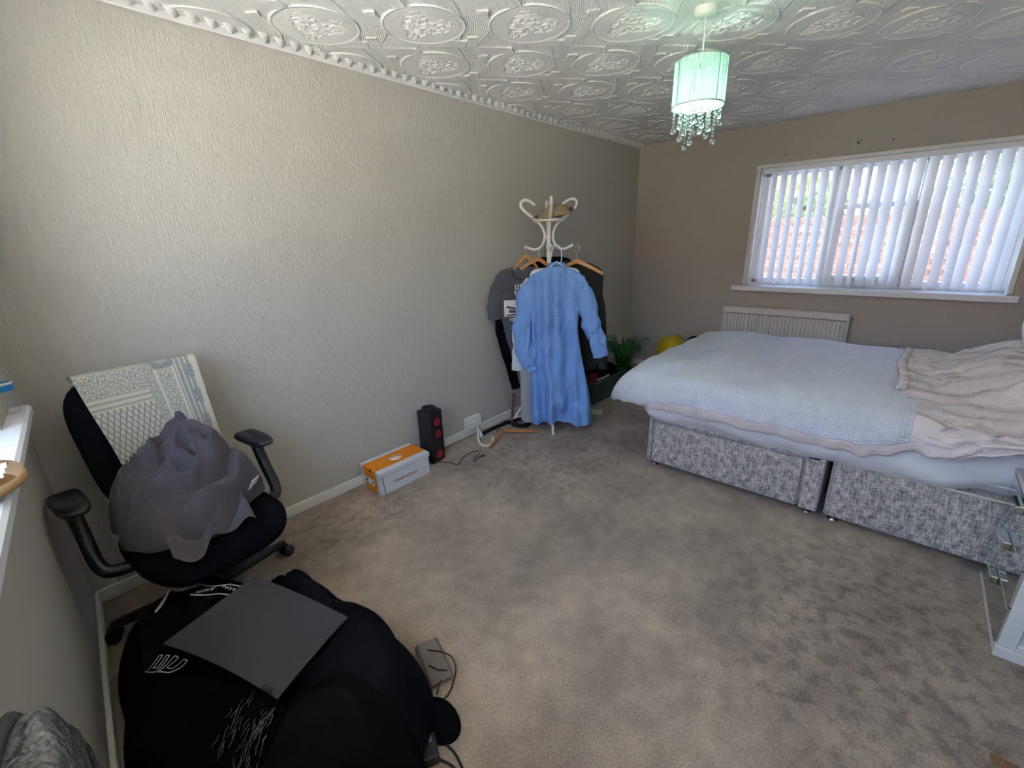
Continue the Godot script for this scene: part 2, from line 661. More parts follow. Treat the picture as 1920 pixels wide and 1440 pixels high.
func windows():
	# far window behind the vertical blind
	var w := struct("window_1")
	var x0 := 1.205
	var x1 := 2.985
	var y0 := 0.965
	var y1 := 2.045
	var st := fl()
	# thin white bead around the opening
	cbox(st, Vector3((x0 + x1) / 2, y1 + 0.006, 0.006), Vector3(x1 - x0 + 0.05, 0.024, 0.014), 0.003)
	cbox(st, Vector3(x0 - 0.010, (y0 + y1) / 2 + 0.02, 0.006), Vector3(0.022, y1 - y0 - 0.04, 0.014), 0.003)
	cbox(st, Vector3(x1 + 0.010, (y0 + y1) / 2 + 0.02, 0.006), Vector3(0.022, y1 - y0 - 0.04, 0.014), 0.003)
	put("bead", st, M.white, w)
	var lin := fl()
	cbox(lin, Vector3((x0 + x1) / 2, y1 - 0.004, -0.10), Vector3(x1 - x0, 0.008, 0.20), 0.001)
	cbox(lin, Vector3(x0 + 0.004, (y0 + y1) / 2, -0.10), Vector3(0.008, y1 - y0, 0.20), 0.001)
	cbox(lin, Vector3(x1 - 0.004, (y0 + y1) / 2, -0.10), Vector3(0.008, y1 - y0, 0.20), 0.001)
	put("reveal_lining", lin, M.upvc, w)
	put("window_sill", span(Vector3(1.095, 0.942, -0.20), Vector3(3.045, 0.990, 0.062), 0.006), M.upvc, w)
	var fr := fl()
	var zc := -0.17
	cbox(fr, Vector3((x0 + x1) / 2, y1 - 0.04, zc), Vector3(x1 - x0, 0.07, 0.07), 0.006)
	cbox(fr, Vector3((x0 + x1) / 2, 0.990 + 0.035, zc), Vector3(x1 - x0, 0.07, 0.07), 0.006)
	for x in [x0 + 0.04, 1.80, 2.39, x1 - 0.04]:
		cbox(fr, Vector3(x, (y0 + y1) / 2 + 0.01, zc), Vector3(0.07, y1 - y0 - 0.06, 0.07), 0.006)
	put("window_frame", fr, M.upvc, w)
	var sash := fl()
	for b in [[1.835, 2.355, 1.65, 1.69], [1.835, 2.355, 1.06, 1.10], [1.835, 1.875, 1.06, 1.69], [2.315, 2.355, 1.06, 1.69]]:
		cbox(sash, Vector3((b[0] + b[1]) / 2, (b[2] + b[3]) / 2, zc + 0.03), Vector3(b[1] - b[0], b[3] - b[2], 0.06), 0.006)
	put("sash", sash, M.upvc, w)
	put("handle", box(Vector3(2.09, 1.085, zc + 0.075), Vector3(0.11, 0.022, 0.022), 0.006), M.white, w)
	for b in [[x0 + 0.07, 1.77], [1.83, 2.36], [2.42, x1 - 0.07]]:
		put("pane", span(Vector3(b[0], 1.05, zc - 0.004), Vector3(b[1], y1 - 0.07, zc + 0.004), 0.001), M.glass, w)
	# vertical blind
	var bl := thing("vertical_blind", "white vertical blind of turned fabric slats in the far window", "blind", Vector3((x0 + x1) / 2, 0.992, -0.05))
	var cx := (x0 + x1) / 2
	put("headrail", box(Vector3(0, 2.045 - 0.992 - 0.031, 0), Vector3(1.74, 0.045, 0.04), 0.005), M.upvc, bl)
	var rng := RandomNumberGenerator.new()
	rng.seed = 4
	var ns := 23
	for k in ns:
		var s := sm()
		var al = deg_to_rad(44.0 + rng.randf_range(-9, 7) + (8.0 if k % 7 == 3 else 0.0))
		if k == 0:
			al = deg_to_rad(80)
		if k == ns - 1:
			al = deg_to_rad(20)
		var sw = rng.randf_range(-0.012, 0.012)
		var bx = -0.845 + k * (1.69 / (ns - 1))
		var f = func(u, v):
			var a = (v - 0.5) * 0.089
			var p = Vector3(a, 0, 0.005 * (1.0 - pow(2.0 * (v - 0.5), 2.0)))
			p = p.rotated(Vector3.UP, -al - sw * 6.0 * (1.0 - u))
			return Vector3(bx + p.x + sw * (1.0 - u), 0.012 + u * 0.995, p.z)
		grid(s, 6, 4, f)
		var o := put("slat", s, M.blind, bl)
		var t := fl()
		var p0 = Vector3(bx + sw, 0.02, 0)
		cbox(t, p0, Vector3(0.08, 0.022, 0.004), 0.001, Basis(Vector3.UP, -al - sw * 6.0))
		put("bottom_weight", t, M.blind, o)
	var ch := sm()
	tube(ch, [Vector3(0.85, 1.0, 0.03), Vector3(0.852, 0.5, 0.03), Vector3(0.85, 0.03, 0.03)], 0.0015, 5)
	put("chain", ch, M.white, bl)
	# window in the wall behind the viewer; its sill reaches into the picture on the left
	var w2 := struct("window_2")
	w2.position = Vector3(0, 0, 4.943)
	w2.rotation.y = NEAR_TURN
	put("window_sill", span(Vector3(0.19, 0.945, -0.050), Vector3(3.15, 0.985, 0.19), 0.008), M.upvc, w2)
	var f2 := fl()
	for b in [[0.48, 3.05, 2.05, 2.12], [0.48, 3.05, 1.0, 1.07], [0.48, 0.55, 1.0, 2.12], [2.98, 3.05, 1.0, 2.12], [1.30, 1.36, 1.0, 2.12], [2.15, 2.21, 1.0, 2.12]]:
		cbox(f2, Vector3((b[0] + b[1]) / 2, (b[2] + b[3]) / 2, 0.16), Vector3(b[1] - b[0], b[3] - b[2], 0.06), 0.006)
	put("window_frame", f2, M.upvc, w2)
	for b in [[0.55, 1.30], [1.36, 2.15], [2.21, 2.98]]:
		put("pane", span(Vector3(b[0], 1.07, 0.156), Vector3(b[1], 2.05, 0.164), 0.001), M.glass, w2)

func outside():
	var gm := bump(mat(c8(182, 182, 178), 0.95), noise_tex(0.05, 41, 4, 256), 3.0, Vector3(0.4, 0.4, 0.4))
	var gr := struct("ground")
	put("yard", span(Vector3(-40, -3.0, -50), Vector3(45, -2.7, 55), 0.01), gm, gr)
	# low house across the back garden, its tiled roof just under eye level
	var hs := thing("bungalow", "pale bungalow with an orange tiled roof beyond the far window", "house", Vector3(1.0, -2.7, -9.0))
	var wall := mat(c8(206, 204, 200), 0.9)
	put("wall", span(Vector3(-14, 0.0, -7.0), Vector3(5.2, 2.62, -0.25), 0.02), wall, hs)
	put("gutter", span(Vector3(-14.2, 2.56, -0.2), Vector3(5.4, 2.70, 0.06), 0.02), mat(c8(216, 216, 214), 0.5), hs)
	var tiles := [mat(c8(150, 106, 74), 0.9), mat(c8(140, 98, 70), 0.9), mat(c8(162, 116, 84), 0.9)]
	var rise := 1.75
	var run := 3.5
	var n := 17
	var slope = atan2(rise, run)
	var rng := RandomNumberGenerator.new()
	rng.seed = 9
	for k in n:
		var t = (k + 0.5) / n
		var st := fl()
		var c = Vector3(0, 2.70 + rise * t, 0.15 - run * t)
		var x = -8.0 + (0.12 if k % 2 else 0.0)
		while x < 5.2:
			cbox(st, c + Vector3(x, rng.randf_range(-0.008, 0.008), 0), Vector3(0.235, 0.03, 0.27), 0.004, Basis(Vector3.RIGHT, slope - 0.07))
			x += 0.245
		put("tile_course", st, tiles[k % 3], hs)
	var rf := fl()
	cbox(rf, Vector3(-4.4, 2.62 + rise / 2, -run / 2 + 0.1), Vector3(19.6, 0.04, 3.95), 0.01, Basis(Vector3.RIGHT, slope))
	cbox(rf, Vector3(-4.4, 2.62 + rise / 2, -run * 1.5 + 0.05), Vector3(19.6, 0.04, 3.95), 0.01, Basis(Vector3.RIGHT, -slope))
	put("roof_deck", rf, tiles[1], hs)
	put("ridge", wire([Vector3(-14, 2.72 + rise, -run + 0.1), Vector3(5.4, 2.72 + rise, -run + 0.1)], 0.11, 8, 2), tiles[0], hs)
	# trees behind it
	var spots := [Vector3(-6.5, -2.7, -19), Vector3(-1.5, -2.7, -18), Vector3(1.2, -2.7, -25), Vector3(4.2, -2.7, -18.5)]
	var lab := ["broad green tree with a flat crown behind the bungalow roof", "tall yellow-green tree behind the bungalow roof", "small dark green tree behind the bungalow roof", "round bright green tree behind the bungalow roof"]
	var cols := [c8(104, 128, 60), c8(150, 160, 70), c8(80, 108, 56), c8(124, 146, 62)]
	var hgt := [6.4, 7.4, 5.6, 7.0]
	for i in 4:
		var t := thing("tree", lab[i], "tree", spots[i], 0.0, "trees behind the bungalow")
		put("trunk", wire([Vector3(0, 0, 0), Vector3(0.1, 2.0, 0), Vector3(0, hgt[i] * 0.7, 0)], [0.2, 0.19, 0.18, 0.17, 0.15, 0.13, 0.12, 0.11, 0.10, 0.09, 0.08, 0.07, 0.06], 7, 6), mat(c8(80, 66, 50), 0.9), t)
		var lf := fl()
		var r2 := RandomNumberGenerator.new()
		r2.seed = 100 + i
		for q in 1600:
			var d = Vector3(r2.randfn(), r2.randfn(), r2.randfn()).normalized()
			var rad = pow(r2.randf(), 0.4)
			var lump = 1.0 + 0.25 * sin(d.x * 7.0 + i) * cos(d.z * 6.0) + 0.15 * sin(d.y * 9.0)
			var c = Vector3(0, hgt[i] * 0.66, 0) + d * rad * lump * Vector3(2.1, hgt[i] * 0.33, 1.6)
			var a = Vector3(r2.randfn(), r2.randfn(), r2.randfn()).normalized() * 0.17
			var b = a.cross(Vector3(r2.randfn(), r2.randfn(), r2.randfn()).normalized()).normalized() * 0.11
			quad(lf, c - a, c + b, c + a, c - b, d)
		var lm := mat(cols[i], 0.8)
		lm.backlight_enabled = true
		lm.backlight = Color(0.5, 0.5, 0.5)
		var fo := put("foliage", lf, lm, t)
		fo.set_meta("kind", "stuff")
	# unseen eaves over both windows, added to keep sun out of the far one
	var ev := struct("added_sun_eaves")
	put("soffit", span(Vector3(-0.5, 2.62, -0.72), Vector3(3.9, 2.72, -0.20), 0.01), M.white, ev)
	put("soffit", span(Vector3(-0.5, 2.62, 5.2), Vector3(3.9, 2.72, 5.95), 0.01), M.white, ev)
	put("roof", span(Vector3(-0.5, 2.72, -0.72), Vector3(3.9, 2.85, 5.95), 0.02), mat(c8(96, 70, 60), 0.9), ev)
	# unseen tall block, added to keep the sun off the bungalow roof
	var ab := thing("added_sun_blocker", "tall brick block added out of view to shade the bungalow roof", "building", Vector3(12.0, -2.7, -14.0))
	put("wall", span(Vector3(-4.5, 0, -8.5), Vector3(5, 21, 9.0), 0.05), mat(c8(150, 112, 92), 0.9), ab)
	for fl_ in 6:
		for k in 4:
			var wv := put("window", box(Vector3(-4.52, 2.0 + fl_ * 3.2, -6.0 + k * 4.0), Vector3(0.1, 1.4, 1.6), 0.02), M.upvc, ab)
			put("pane", box(Vector3(-4.58, 2.0 + fl_ * 3.2, -6.0 + k * 4.0), Vector3(0.02, 1.2, 1.4), 0.005), mat(c8(60, 66, 72), 0.1), wv)
	# unseen house, added so its cream wall bounces warm light into the near window
	var h2 := thing("added_bounce_house", "cream rendered house added behind the viewer to bounce warm light into the near window", "house", Vector3(1.5, -2.7, 20.0))
	put("wall", span(Vector3(-9, 0, 0), Vector3(9, 5.0, 7), 0.02), mat(c8(222, 208, 184), 0.9), h2)
	var r3 := fl()
	cbox(r3, Vector3(0, 6.0, 1.7), Vector3(18.6, 0.1, 4.6), 0.02, Basis(Vector3.RIGHT, -0.5))
	cbox(r3, Vector3(0, 6.0, 5.6), Vector3(18.6, 0.1, 4.6), 0.02, Basis(Vector3.RIGHT, 0.5))
	put("roof", r3, mat(c8(120, 90, 76), 0.9), h2)
	for x in [-6.0, -2.0, 2.0, 6.0]:
		for y in [1.5, 3.8]:
			var wv := put("window", box(Vector3(x, y, -0.01), Vector3(1.5, 1.2, 0.06), 0.01), M.upvc, h2)
			put("pane", box(Vector3(x, y, -0.045), Vector3(1.3, 1.0, 0.02), 0.004), mat(c8(50, 56, 62), 0.08), wv)

# ------------------------------------------------------------------ bed
var dn1 := noise(1.6, 51, 2)
var dn2 := noise(7.0, 52, 3)
var PROF := [[0.0, 2.305, 0.0], [0.05, 2.355, 0.03], [0.11, 2.372, 0.48], [0.18, 2.315, 0.84], [0.26, 2.13, 0.97], [0.5, 1.5, 1.0], [0.76, 0.95, 0.985], [0.86, 0.76, 0.85], [0.93, 0.70, 0.5], [1.0, 0.70, 0.0]]
var ENDS := [[0.0, 1.115, 0.0], [0.03, 1.085, 0.30], [0.07, 1.105, 0.66], [0.12, 1.19, 0.90], [0.19, 1.34, 0.98], [0.3, 1.56, 1.0], [1.0, 3.22, 1.0]]

func poly_at(T, t) -> Vector2:
	var n = T.size()
	for i in n - 1:
		if t <= T[i + 1][0] or i == n - 2:
			var k = clampf((t - T[i][0]) / (T[i + 1][0] - T[i][0]), 0, 1)
			var p0 = T[maxi(i - 1, 0)]
			var p3 = T[mini(i + 2, n - 1)]
			var a = Vector2(T[i][1], T[i][2])
			var b = Vector2(T[i + 1][1], T[i + 1][2])
			var dt = T[i + 1][0] - T[i][0]
			var ma = (b - Vector2(p0[1], p0[2])) / maxf(T[i + 1][0] - p0[0], 0.001) * dt
			var mb = (Vector2(p3[1], p3[2]) - a) / maxf(p3[0] - T[i][0], 0.001) * dt
			var k2 = k * k
			var k3 = k2 * k
			return a * (2 * k3 - 3 * k2 + 1) + ma * (k3 - 2 * k2 + k) + b * (-2 * k3 + 3 * k2) + mb * (k3 - k2)
	return Vector2.ZERO

func duvet_pt(u, v) -> Vector3:
	var e = poly_at(ENDS, u)
	var p = poly_at(PROF, v)
	var x = e.x
	var z = p.x
	var hem = 0.450 + 0.09 * ss(2.42, 2.62, x) + 0.10 * ss(2.6, 2.95, x)
	if v > 0.5:
		hem = 0.42
	var top = 0.705 + 0.125 * ss(2.66, 2.96, x + 0.05 * sin(z * 5.0)) * ss(0.62, 1.0, z + 0.2) * ss(2.35, 1.75, z) + 0.02 * dn1.get_noise_2d(x, z)
	var k = p.y * lerpf(1.0, e.y, ss(0.0, 0.6, p.y + 0.2))
	k = minf(k, 1.0) * (0.15 + 0.85 * minf(1.0, e.y + 0.15)) if u < 0.2 else k
	var y = hem + (top - hem) * k
	var front = ss(0.16, 0.03, v)
	# quilt gathers along the lower front hem
	z += front * (0.010 * sin(x * 60.0 + 26.0 * v + 2.0 * dn1.get_noise_2d(x * 3.0, 1.0)) + 0.012 * dn2.get_noise_2d(x, v * 2.0))
	y += front * 0.012 * dn1.get_noise_2d(x * 3.5, 3.0)
	# plain end: gathers running from the frill, then crumples
	if x > 2.46:
		var f = exp(-maxf(0.0, x - 2.51) / 0.22) * ss(2.48, 2.52, x) * ss(2.10, 2.02, z)
		var topk = ss(0.2, 0.28, v)
		y += topk * f * 0.017 * sin(z * 66.0 + 3.0 * dn1.get_noise_2d(x * 2.0, z * 2.0))
		var r = 1.0 - absf(dn2.get_noise_2d(x * 0.22 + z * 0.10, z * 0.85))
		y += (0.4 + 0.6 * topk) * ss(2.51, 2.66, x) * 0.062 * (r * r * r - 0.7)
		z += (1.0 - topk) * ss(2.58, 2.68, x) * 0.085 * (0.72 - absf(dn2.get_noise_2d(x * 0.9, v * 2.2)))
	else:
		y += 0.008 * dn2.get_noise_2d(x * 0.35, z * 0.35) + 0.010 * dn1.get_noise_2d(x * 1.2 + 9.0, z * 1.2)
	return Vector3(x, y, z)

func is_waffle(u, v) -> bool:
	var p = duvet_pt(u, v)
	if v > 0.9 or v < 0.085 - 0.03 * ss(1.5, 1.2, p.x):
		return false
	if p.z < 2.06:
		return u < 0.6985
	return u < 0.7276

func bed():
	for k in 2:
		var x0 = 1.312 if k == 0 else 2.315
		var x1 = 2.285 if k == 0 else 3.30
		var t := thing("divan_base", ["crushed grey velvet divan base with a side drawer, foot half of the bed", "crushed grey velvet divan base without a drawer beside the mirrored bedside chest"][k], "bed base", Vector3((x0 + x1) / 2, 0, 1.5), 0.0, "divan base halves")
		var hx = (x1 - x0) / 2
		if k == 0:
			put("body", span(Vector3(-hx, 0.032, -0.74), Vector3(hx, 0.356, 0.735), 0.012), M.velvet, t)
			var fr := fl()
			cbox(fr, Vector3(-hx + 0.012, 0.194, 0.744), Vector3(0.024, 0.324, 0.024), 0.006)
			cbox(fr, Vector3(hx - 0.043, 0.194, 0.744), Vector3(0.086, 0.324, 0.024), 0.006)
			cbox(fr, Vector3(0, 0.343, 0.744), Vector3(hx * 2 - 0.04, 0.026, 0.024), 0.006)
			put("face_frame", fr, M.velvet, t)
			put("drawer_front", span(Vector3(-hx + 0.034, 0.036, 0.73), Vector3(hx - 0.096, 0.319, 0.757), 0.006), M.velvet, t)
		else:
			put("body", span(Vector3(-hx, 0.032, -0.74), Vector3(hx, 0.356, 0.756), 0.012), M.velvet, t)
			put("top_piping", wire([Vector3(-hx + 0.2, 0.354, 0.755), Vector3(hx, 0.354, 0.755)], 0.006, 6, 2), mat(c8(214, 208, 184), 0.7), t)
		for sx in [-1, 1]:
			for sz in [-1, 1]:
				var g := sm()
				lathe(g, [Vector2(0.001, 0.033), Vector2(0.012, 0.033), Vector2(0.012, 0.012), Vector2(0.024, 0.009), Vector2(0.026, 0.0), Vector2(0.0, 0.0)], 16, Vector3(sx * (hx - 0.045), 0, sz * 0.715))
				put("glide", g, M.chrome, t, "chrome glide foot")
	var mt := thing("mattress", "thick mattress in a white fitted sheet on the velvet divan", "mattress", Vector3(2.26, 0.358, 1.5))
	put("core", span(Vector3(-1.0, 0.0, -0.73), Vector3(1.02, 0.255, 0.735), 0.05), M.sheet, mt)
	var ds := sm()
	var f = func(u, v):
		var x = -1.035 + 2.04 * u
		var hem = -0.012 + 0.06 * ss(0.35, 0.75, x) + 0.006 * sin(x * 9.0)
		var y = lerpf(hem, 0.22, v)
		var z = 0.765 + 0.050 * sin(PI * clampf(v * 1.15, 0, 1)) + 0.006 * sin(x * 14.0 + v * 6.0) * (1.0 - v) + 0.012 * dn1.get_noise_2d(x * 2.0, v) - 0.01 * ss(0.2, 0.0, v) - 0.045 * ss(0.45, 0.62, x)
		var e = ss(0.06, 0.0, u)
		return Vector3(x + 0.03 * e, y, z - 0.07 * e * e)
	grid(ds, 80, 10, f)
	put("fitted_sheet", ds, M.sheet, mt)
	var en := sm()
	grid(en, 20, 8, func(u, v): return Vector3(-1.005 - 0.04 * sin(PI * v), lerpf(0.0, 0.22, v), lerpf(0.70, -0.70, u)))
	put("sheet_end", en, M.sheet, mt)
	var dv := thing("duvet", "pale quilted duvet with a waffle panel and gathered plain end", "duvet", Vector3(2.2, 0.42, 1.5))
	var off := -dv.position
	var a := sm()
	grid(a, 150, 120, func(u, v): return duvet_pt(u, v) + off, func(u, v): return is_waffle(u, v))
	put("waffle_panel", a, M.waffle, dv, "cool grey-white waffle weave panel")
	M.waffle.uv1_scale = Vector3(68, 84, 1)
	var b := sm()
	grid(b, 150, 120, func(u, v): return duvet_pt(u, v) + off, func(u, v): return not is_waffle(u, v))
	put("plain_border", b, M.plaincloth, dv, "plain pinkish-beige cotton border")
	# gathered frill between the two
	var r := sm()
	grid(r, 140, 5, func(u, v):
		var z = lerpf(0.93, 2.05, u)
		var base = duvet_pt(0.696, remap(z, 1.5, 0.95, 0.5, 0.76) if z < 1.5 else remap(z, 2.13, 1.5, 0.26, 0.5))
		var w = sin(u * 230.0 + sin(u * 31.0) * 2.0)
		return Vector3(base.x - 0.012 + 0.034 * v + 0.008 * w * v + 0.010 * sin(u * 9.0 + 0.5), base.y + 0.006 + 0.010 * w * (1.0 - v * 0.5) + 0.014 * sin(PI * v), z) + off)
	put("frill", r, M.frill, dv, "gathered frill")
	var pw := thing("pillow", "pale blue-white pillow leaning at the head of the bed", "pillow", Vector3(3.14, 0.66, 1.2))
	var ps := sm()
	grid(ps, 28, 28, func(u, v):
		var th = u * TAU
		var ph = (v - 0.5) * PI
		var cs = cos(ph)
		var q = Vector3(signf(cos(th)) * pow(absf(cos(th)), 0.6) * pow(cs, 0.6) * 0.34, signf(sin(th)) * pow(absf(sin(th)), 0.6) * pow(cs, 0.6) * 0.20, 0.0)
		var thick = 0.085 * sin(ph) * pow(maxf(0.0, 1.0 - pow(absf(cos(th)) * cs, 4.0)), 0.4)
		return Basis(Vector3.FORWARD, -0.35) * Vector3(thick, q.y + 0.19, q.x))
	put("case", ps, M.sheet, pw)

func bedside():
	var t := thing("bedside_chest", "white bedside chest with mirrored drawer fronts and glass handles", "bedside table", Vector3(3.14, 0, 2.555))
	var w = M.white
	put("carcass", span(Vector3(-0.205, 0.045, -0.26), Vector3(0.23, 0.515, 0.25), 0.003), w, t)
	put("top", span(Vector3(-0.232, 0.516, -0.268), Vector3(0.235, 0.536, 0.268), 0.004), w, t)
	put("plinth", span(Vector3(-0.225, 0.0, -0.262), Vector3(0.23, 0.045, 0.262), 0.003), w, t)
	var s := fl()
	for b in [[-0.222, -0.178, 0.046, 0.515], [0.19, 0.232, 0.046, 0.515], [-0.178, 0.19, 0.46, 0.515], [-0.178, 0.19, 0.046, 0.075]]:
		cbox(s, Vector3((b[0] + b[1]) / 2, (b[2] + b[3]) / 2, 0.256), Vector3(b[1] - b[0], b[3] - b[2], 0.014), 0.002)
	put("side_frame", s, w, t)
	for k in 3:
		var y0 = 0.048 + k * 0.156
		var d := put("drawer_front", span(Vector3(-0.231, y0, -0.262), Vector3(-0.206, y0 + 0.152, 0.248), 0.002), M.mirror, t, "mirrored drawer front")
		put("handle", span(Vector3(-0.256, y0 + 0.112, -0.05), Vector3(-0.231, y0 + 0.144, 0.05), 0.003), M.mirror, d)
	# corner of a white cabinet further along the right wall
	var c := thing("white_cabinet", "white cabinet with its corner just inside the right edge by the bedside chest", "cabinet", Vector3(3.185, 0, 3.30))
	put("carcass", span(Vector3(-0.195, 0.03, -0.24), Vector3(0.20, 0.72, 0.24), 0.004), w, c)
	put("plinth", span(Vector3(-0.185, 0.0, -0.23), Vector3(0.20, 0.03, 0.23), 0.003), w, c)
	put("door", span(Vector3(-0.212, 0.04, -0.235), Vector3(-0.196, 0.71, 0.235), 0.003), w, c)
	var lf := thing("paper_scrap", "crumpled brown paper scrap on the carpet by the white cabinet", "paper", Vector3(2.905, 0.0, 3.30))
	var ls := sm()
	grid(ls, 12, 12, func(u, v): return Vector3((u - 0.5) * 0.06, 0.006 + 0.012 * absf(dn2.get_noise_2d(u * 0.6, v * 0.6)) + 0.01 * u * v, (v - 0.5) * 0.045))
	put("scrap", ls, mat(c8(128, 98, 66), 0.9), lf)

func radiator():
	var t := thing("radiator", "white ridged panel radiator under the far window", "radiator", Vector3(1.575, 0.15, 0.0))
	var n := 31
	var st := fl()
	var prof := []
	for k in n:
		var x = -0.50 + k * (1.0 / n)
		var p = 1.0 / n
		prof.append_array([Vector2(x, 0.0), Vector2(x + p * 0.28, 0.0), Vector2(x + p * 0.4, 0.012), Vector2(x + p * 0.88, 0.012)])
	prof.append(Vector2(0.5, 0.0))
	for i in prof.size() - 1:
		var a = prof[i]
		var b = prof[i + 1]
		quad(st, Vector3(a.x, 0.05, 0.074 + a.y), Vector3(b.x, 0.05, 0.074 + b.y), Vector3(b.x, 0.575, 0.074 + b.y), Vector3(a.x, 0.575, 0.074 + a.y), Vector3(0, 0, 1))
	put("ridged_face", st, M.rad, t)
	var bd := fl()
	cbox(bd, Vector3(0, 0.32, 0.055), Vector3(1.03, 0.60, 0.036), 0.006)
	cbox(bd, Vector3(0, 0.607, 0.066), Vector3(1.05, 0.066, 0.062), 0.008)
	cbox(bd, Vector3(0, 0.035, 0.070), Vector3(1.03, 0.05, 0.040), 0.008)
	cbox(bd, Vector3(-0.517, 0.32, 0.064), Vector3(0.018, 0.63, 0.060), 0.006)
	cbox(bd, Vector3(0.517, 0.32, 0.064), Vector3(0.018, 0.63, 0.060), 0.006)
	put("panel", bd, M.rad, t)
	var sl := fl()
	for k in n:
		cbox(sl, Vector3(-0.484 + k * 0.0323, 0.577, 0.097), Vector3(0.017, 0.005, 0.004), 0.001)
	put("grille_slots", sl, M.dark, t)
	for s in [-0.3, 0.3]:
		put("bracket", box(Vector3(s, 0.3, 0.019), Vector3(0.04, 0.5, 0.036), 0.003), M.rad, t)
	var v := sm()
	tube(v, [Vector3(0.52, 0.60, 0.06), Vector3(0.548, 0.60, 0.06)], 0.010, 10)
	put("bleed_valve", v, M.chrome, t)
	put("pipe", wire([Vector3(0.50, 0.05, 0.06), Vector3(0.545, 0.04, 0.06), Vector3(0.55, -0.145, 0.06)], 0.0075, 8, 5), M.chrome, t)

# ------------------------------------------------------------------ pendant lamp
func pendant():
	var t := thing("pendant_lamp", "mint string-shade pendant lamp with hanging crystal drops, lit", "lamp", Vector3(1.58, 1.82, 2.60))
	var rose := sm()
	lathe(rose, [Vector2(0.0, 0.545), Vector2(0.035, 0.545), Vector2(0.043, 0.549), Vector2(0.047, 0.56), Vector2(0.047, 0.58)], 28)
	put("ceiling_rose", rose, M.white, t)
	put("flex", wire([Vector3(0, 0.55, 0), Vector3(0.003, 0.42, 0), Vector3(0, 0.30, 0)], 0.0035, 8, 5), M.white, t)
	var hold := sm()
	lathe(hold, [Vector2(0.0, 0.345), Vector2(0.014, 0.345), Vector2(0.018, 0.33), Vector2(0.018, 0.285), Vector2(0.0, 0.285)], 16)
	put("lamp_holder", hold, M.white, t)
	# wire frame rings and spider
	var ringm := mat(c8(190, 205, 198), 0.4, 0.3)
	for y in [0.21, 0.38]:
		var ring := sm()
		var pts := []
		for k in 41:
			pts.append(Vector3(0.108 * cos(TAU * k / 40), y, 0.108 * sin(TAU * k / 40)))
		tube(ring, pts, 0.0028, 6, false)
		put("ring", ring, ringm, t)
	for k in 3:
		var a = TAU * k / 3 + 0.4
		put("spoke", wire([Vector3(0.016 * cos(a), 0.33, 0.016 * sin(a)), Vector3(0.108 * cos(a), 0.38, 0.108 * sin(a))], 0.002, 6, 2), ringm, t)
	# threads wound between the rings
	var th := mat(c8(158, 190, 172), 0.8)
	th.backlight_enabled = true
	th.backlight = Color(0.34, 0.42, 0.37)
	var s := sm()
	var rng := RandomNumberGenerator.new()
	rng.seed = 12
	var nt := 84
	for k in nt:
		var a = TAU * k / nt + rng.randf_range(-0.008, 0.008)
		var da = TAU / nt * rng.randf_range(0.36, 0.47)
		var tw = rng.randf_range(-0.02, 0.02)
		var rr = 0.1095 + rng.randf_range(-0.0008, 0.0012)
		var p = []
		for e in [[-da, 0.205], [da, 0.205], [da, 0.385], [-da, 0.385]]:
			var aa = a + e[0] + (tw if e[1] > 0.3 else 0.0)
			p.append(Vector3(rr * cos(aa), e[1], rr * sin(aa)))
		quad(s, p[0], p[1], p[2], p[3], Vector3(cos(a), 0, sin(a)))
	put("string_shade", s, th, t, "mint green thread shade")
	# threads drawn in over the top ring
	var s2 := sm()
	for k in 26:
		var a = TAU * k / 26
		var da = TAU / 26 * 0.24
		var p = []
		for e in [[-da, 0.034], [da, 0.034], [da, 0.108], [-da, 0.108]]:
			p.append(Vector3(e[1] * cos(a + e[0]), 0.383 - 0.02 * (0.108 - e[1]) / 0.07, e[1] * sin(a + e[0])))
		quad(s2, p[0], p[1], p[2], p[3], Vector3.UP)
	put("top_threads", s2, th, t)
	var dk := fl()
	for a in [0.5, 2.1, 3.9, 5.2]:
		cbox(dk, Vector3(0.1115 * cos(a), 0.295, 0.1115 * sin(a)), Vector3(0.0022, 0.176, 0.0022), 0.0005)
	put("upright", dk, mat(c8(86, 104, 94), 0.6), t)
	# bulb
	var bm := mat(c8(240, 255, 250), 0.4)
	bm.emission_enabled = true
	bm.emission = Color(0.80, 1.0, 0.95)
	bm.emission_energy_multiplier = 0.55
	var bs := sm()
	ball(bs, Vector3(0, 0.248, 0), 0.028, 18, 1.15)
	put("bulb", bs, bm, t)
	var li := OmniLight3D.new()
	li.name = "bulb_light"
	li.light_color = Color(0.84, 1.0, 0.95)
	li.light_energy = 0.0135
	li.light_size = 0.01
	li.omni_range = 12.0
	li.omni_attenuation = 2.0
	li.shadow_enabled = true
	t.add_child(li)
	li.position = Vector3(0, 0.248, 0)
	# crystal strands
	var small := sm()
	ball(small, Vector3.ZERO, 0.0062, 8)
	small.generate_normals()
	var smm := small.commit()
	var bigb := sm()
	ball(bigb, Vector3.ZERO, 0.0125, 12)
	bigb.generate_normals()
	var bgm := bigb.commit()
	var nst := 20
	for k in nst:
		var a = TAU * k / nst + 0.1
		var rad = [0.098, 0.075, 0.05][k % 3]
		var nb = [2, 5, 4, 6, 3, 8, 4][k % 7]
		var st := sm()
		var y = 0.205
		var x0 = rad * cos(a)
		var z0 = rad * sin(a)
		for q in nb:
			y -= 0.0155
			st.append_from(smm, 0, Transform3D(Basis(), Vector3(x0, y, z0)))
		var o := MeshInstance3D.new()
		o.name = "crystal_strand"
		o.mesh = st.commit()
		o.material_override = M.crystal
		t.add_child(o, true)
		var bl := put("crystal_ball", bgm, M.crystal, o)
		bl.position = Vector3(x0, y - 0.021, z0)
		var ln := sm()
		tube(ln, [Vector3(x0, 0.215, z0), Vector3(x0, y - 0.012, z0)], 0.0007, 4)
		put("wire", ln, M.chrome, o)

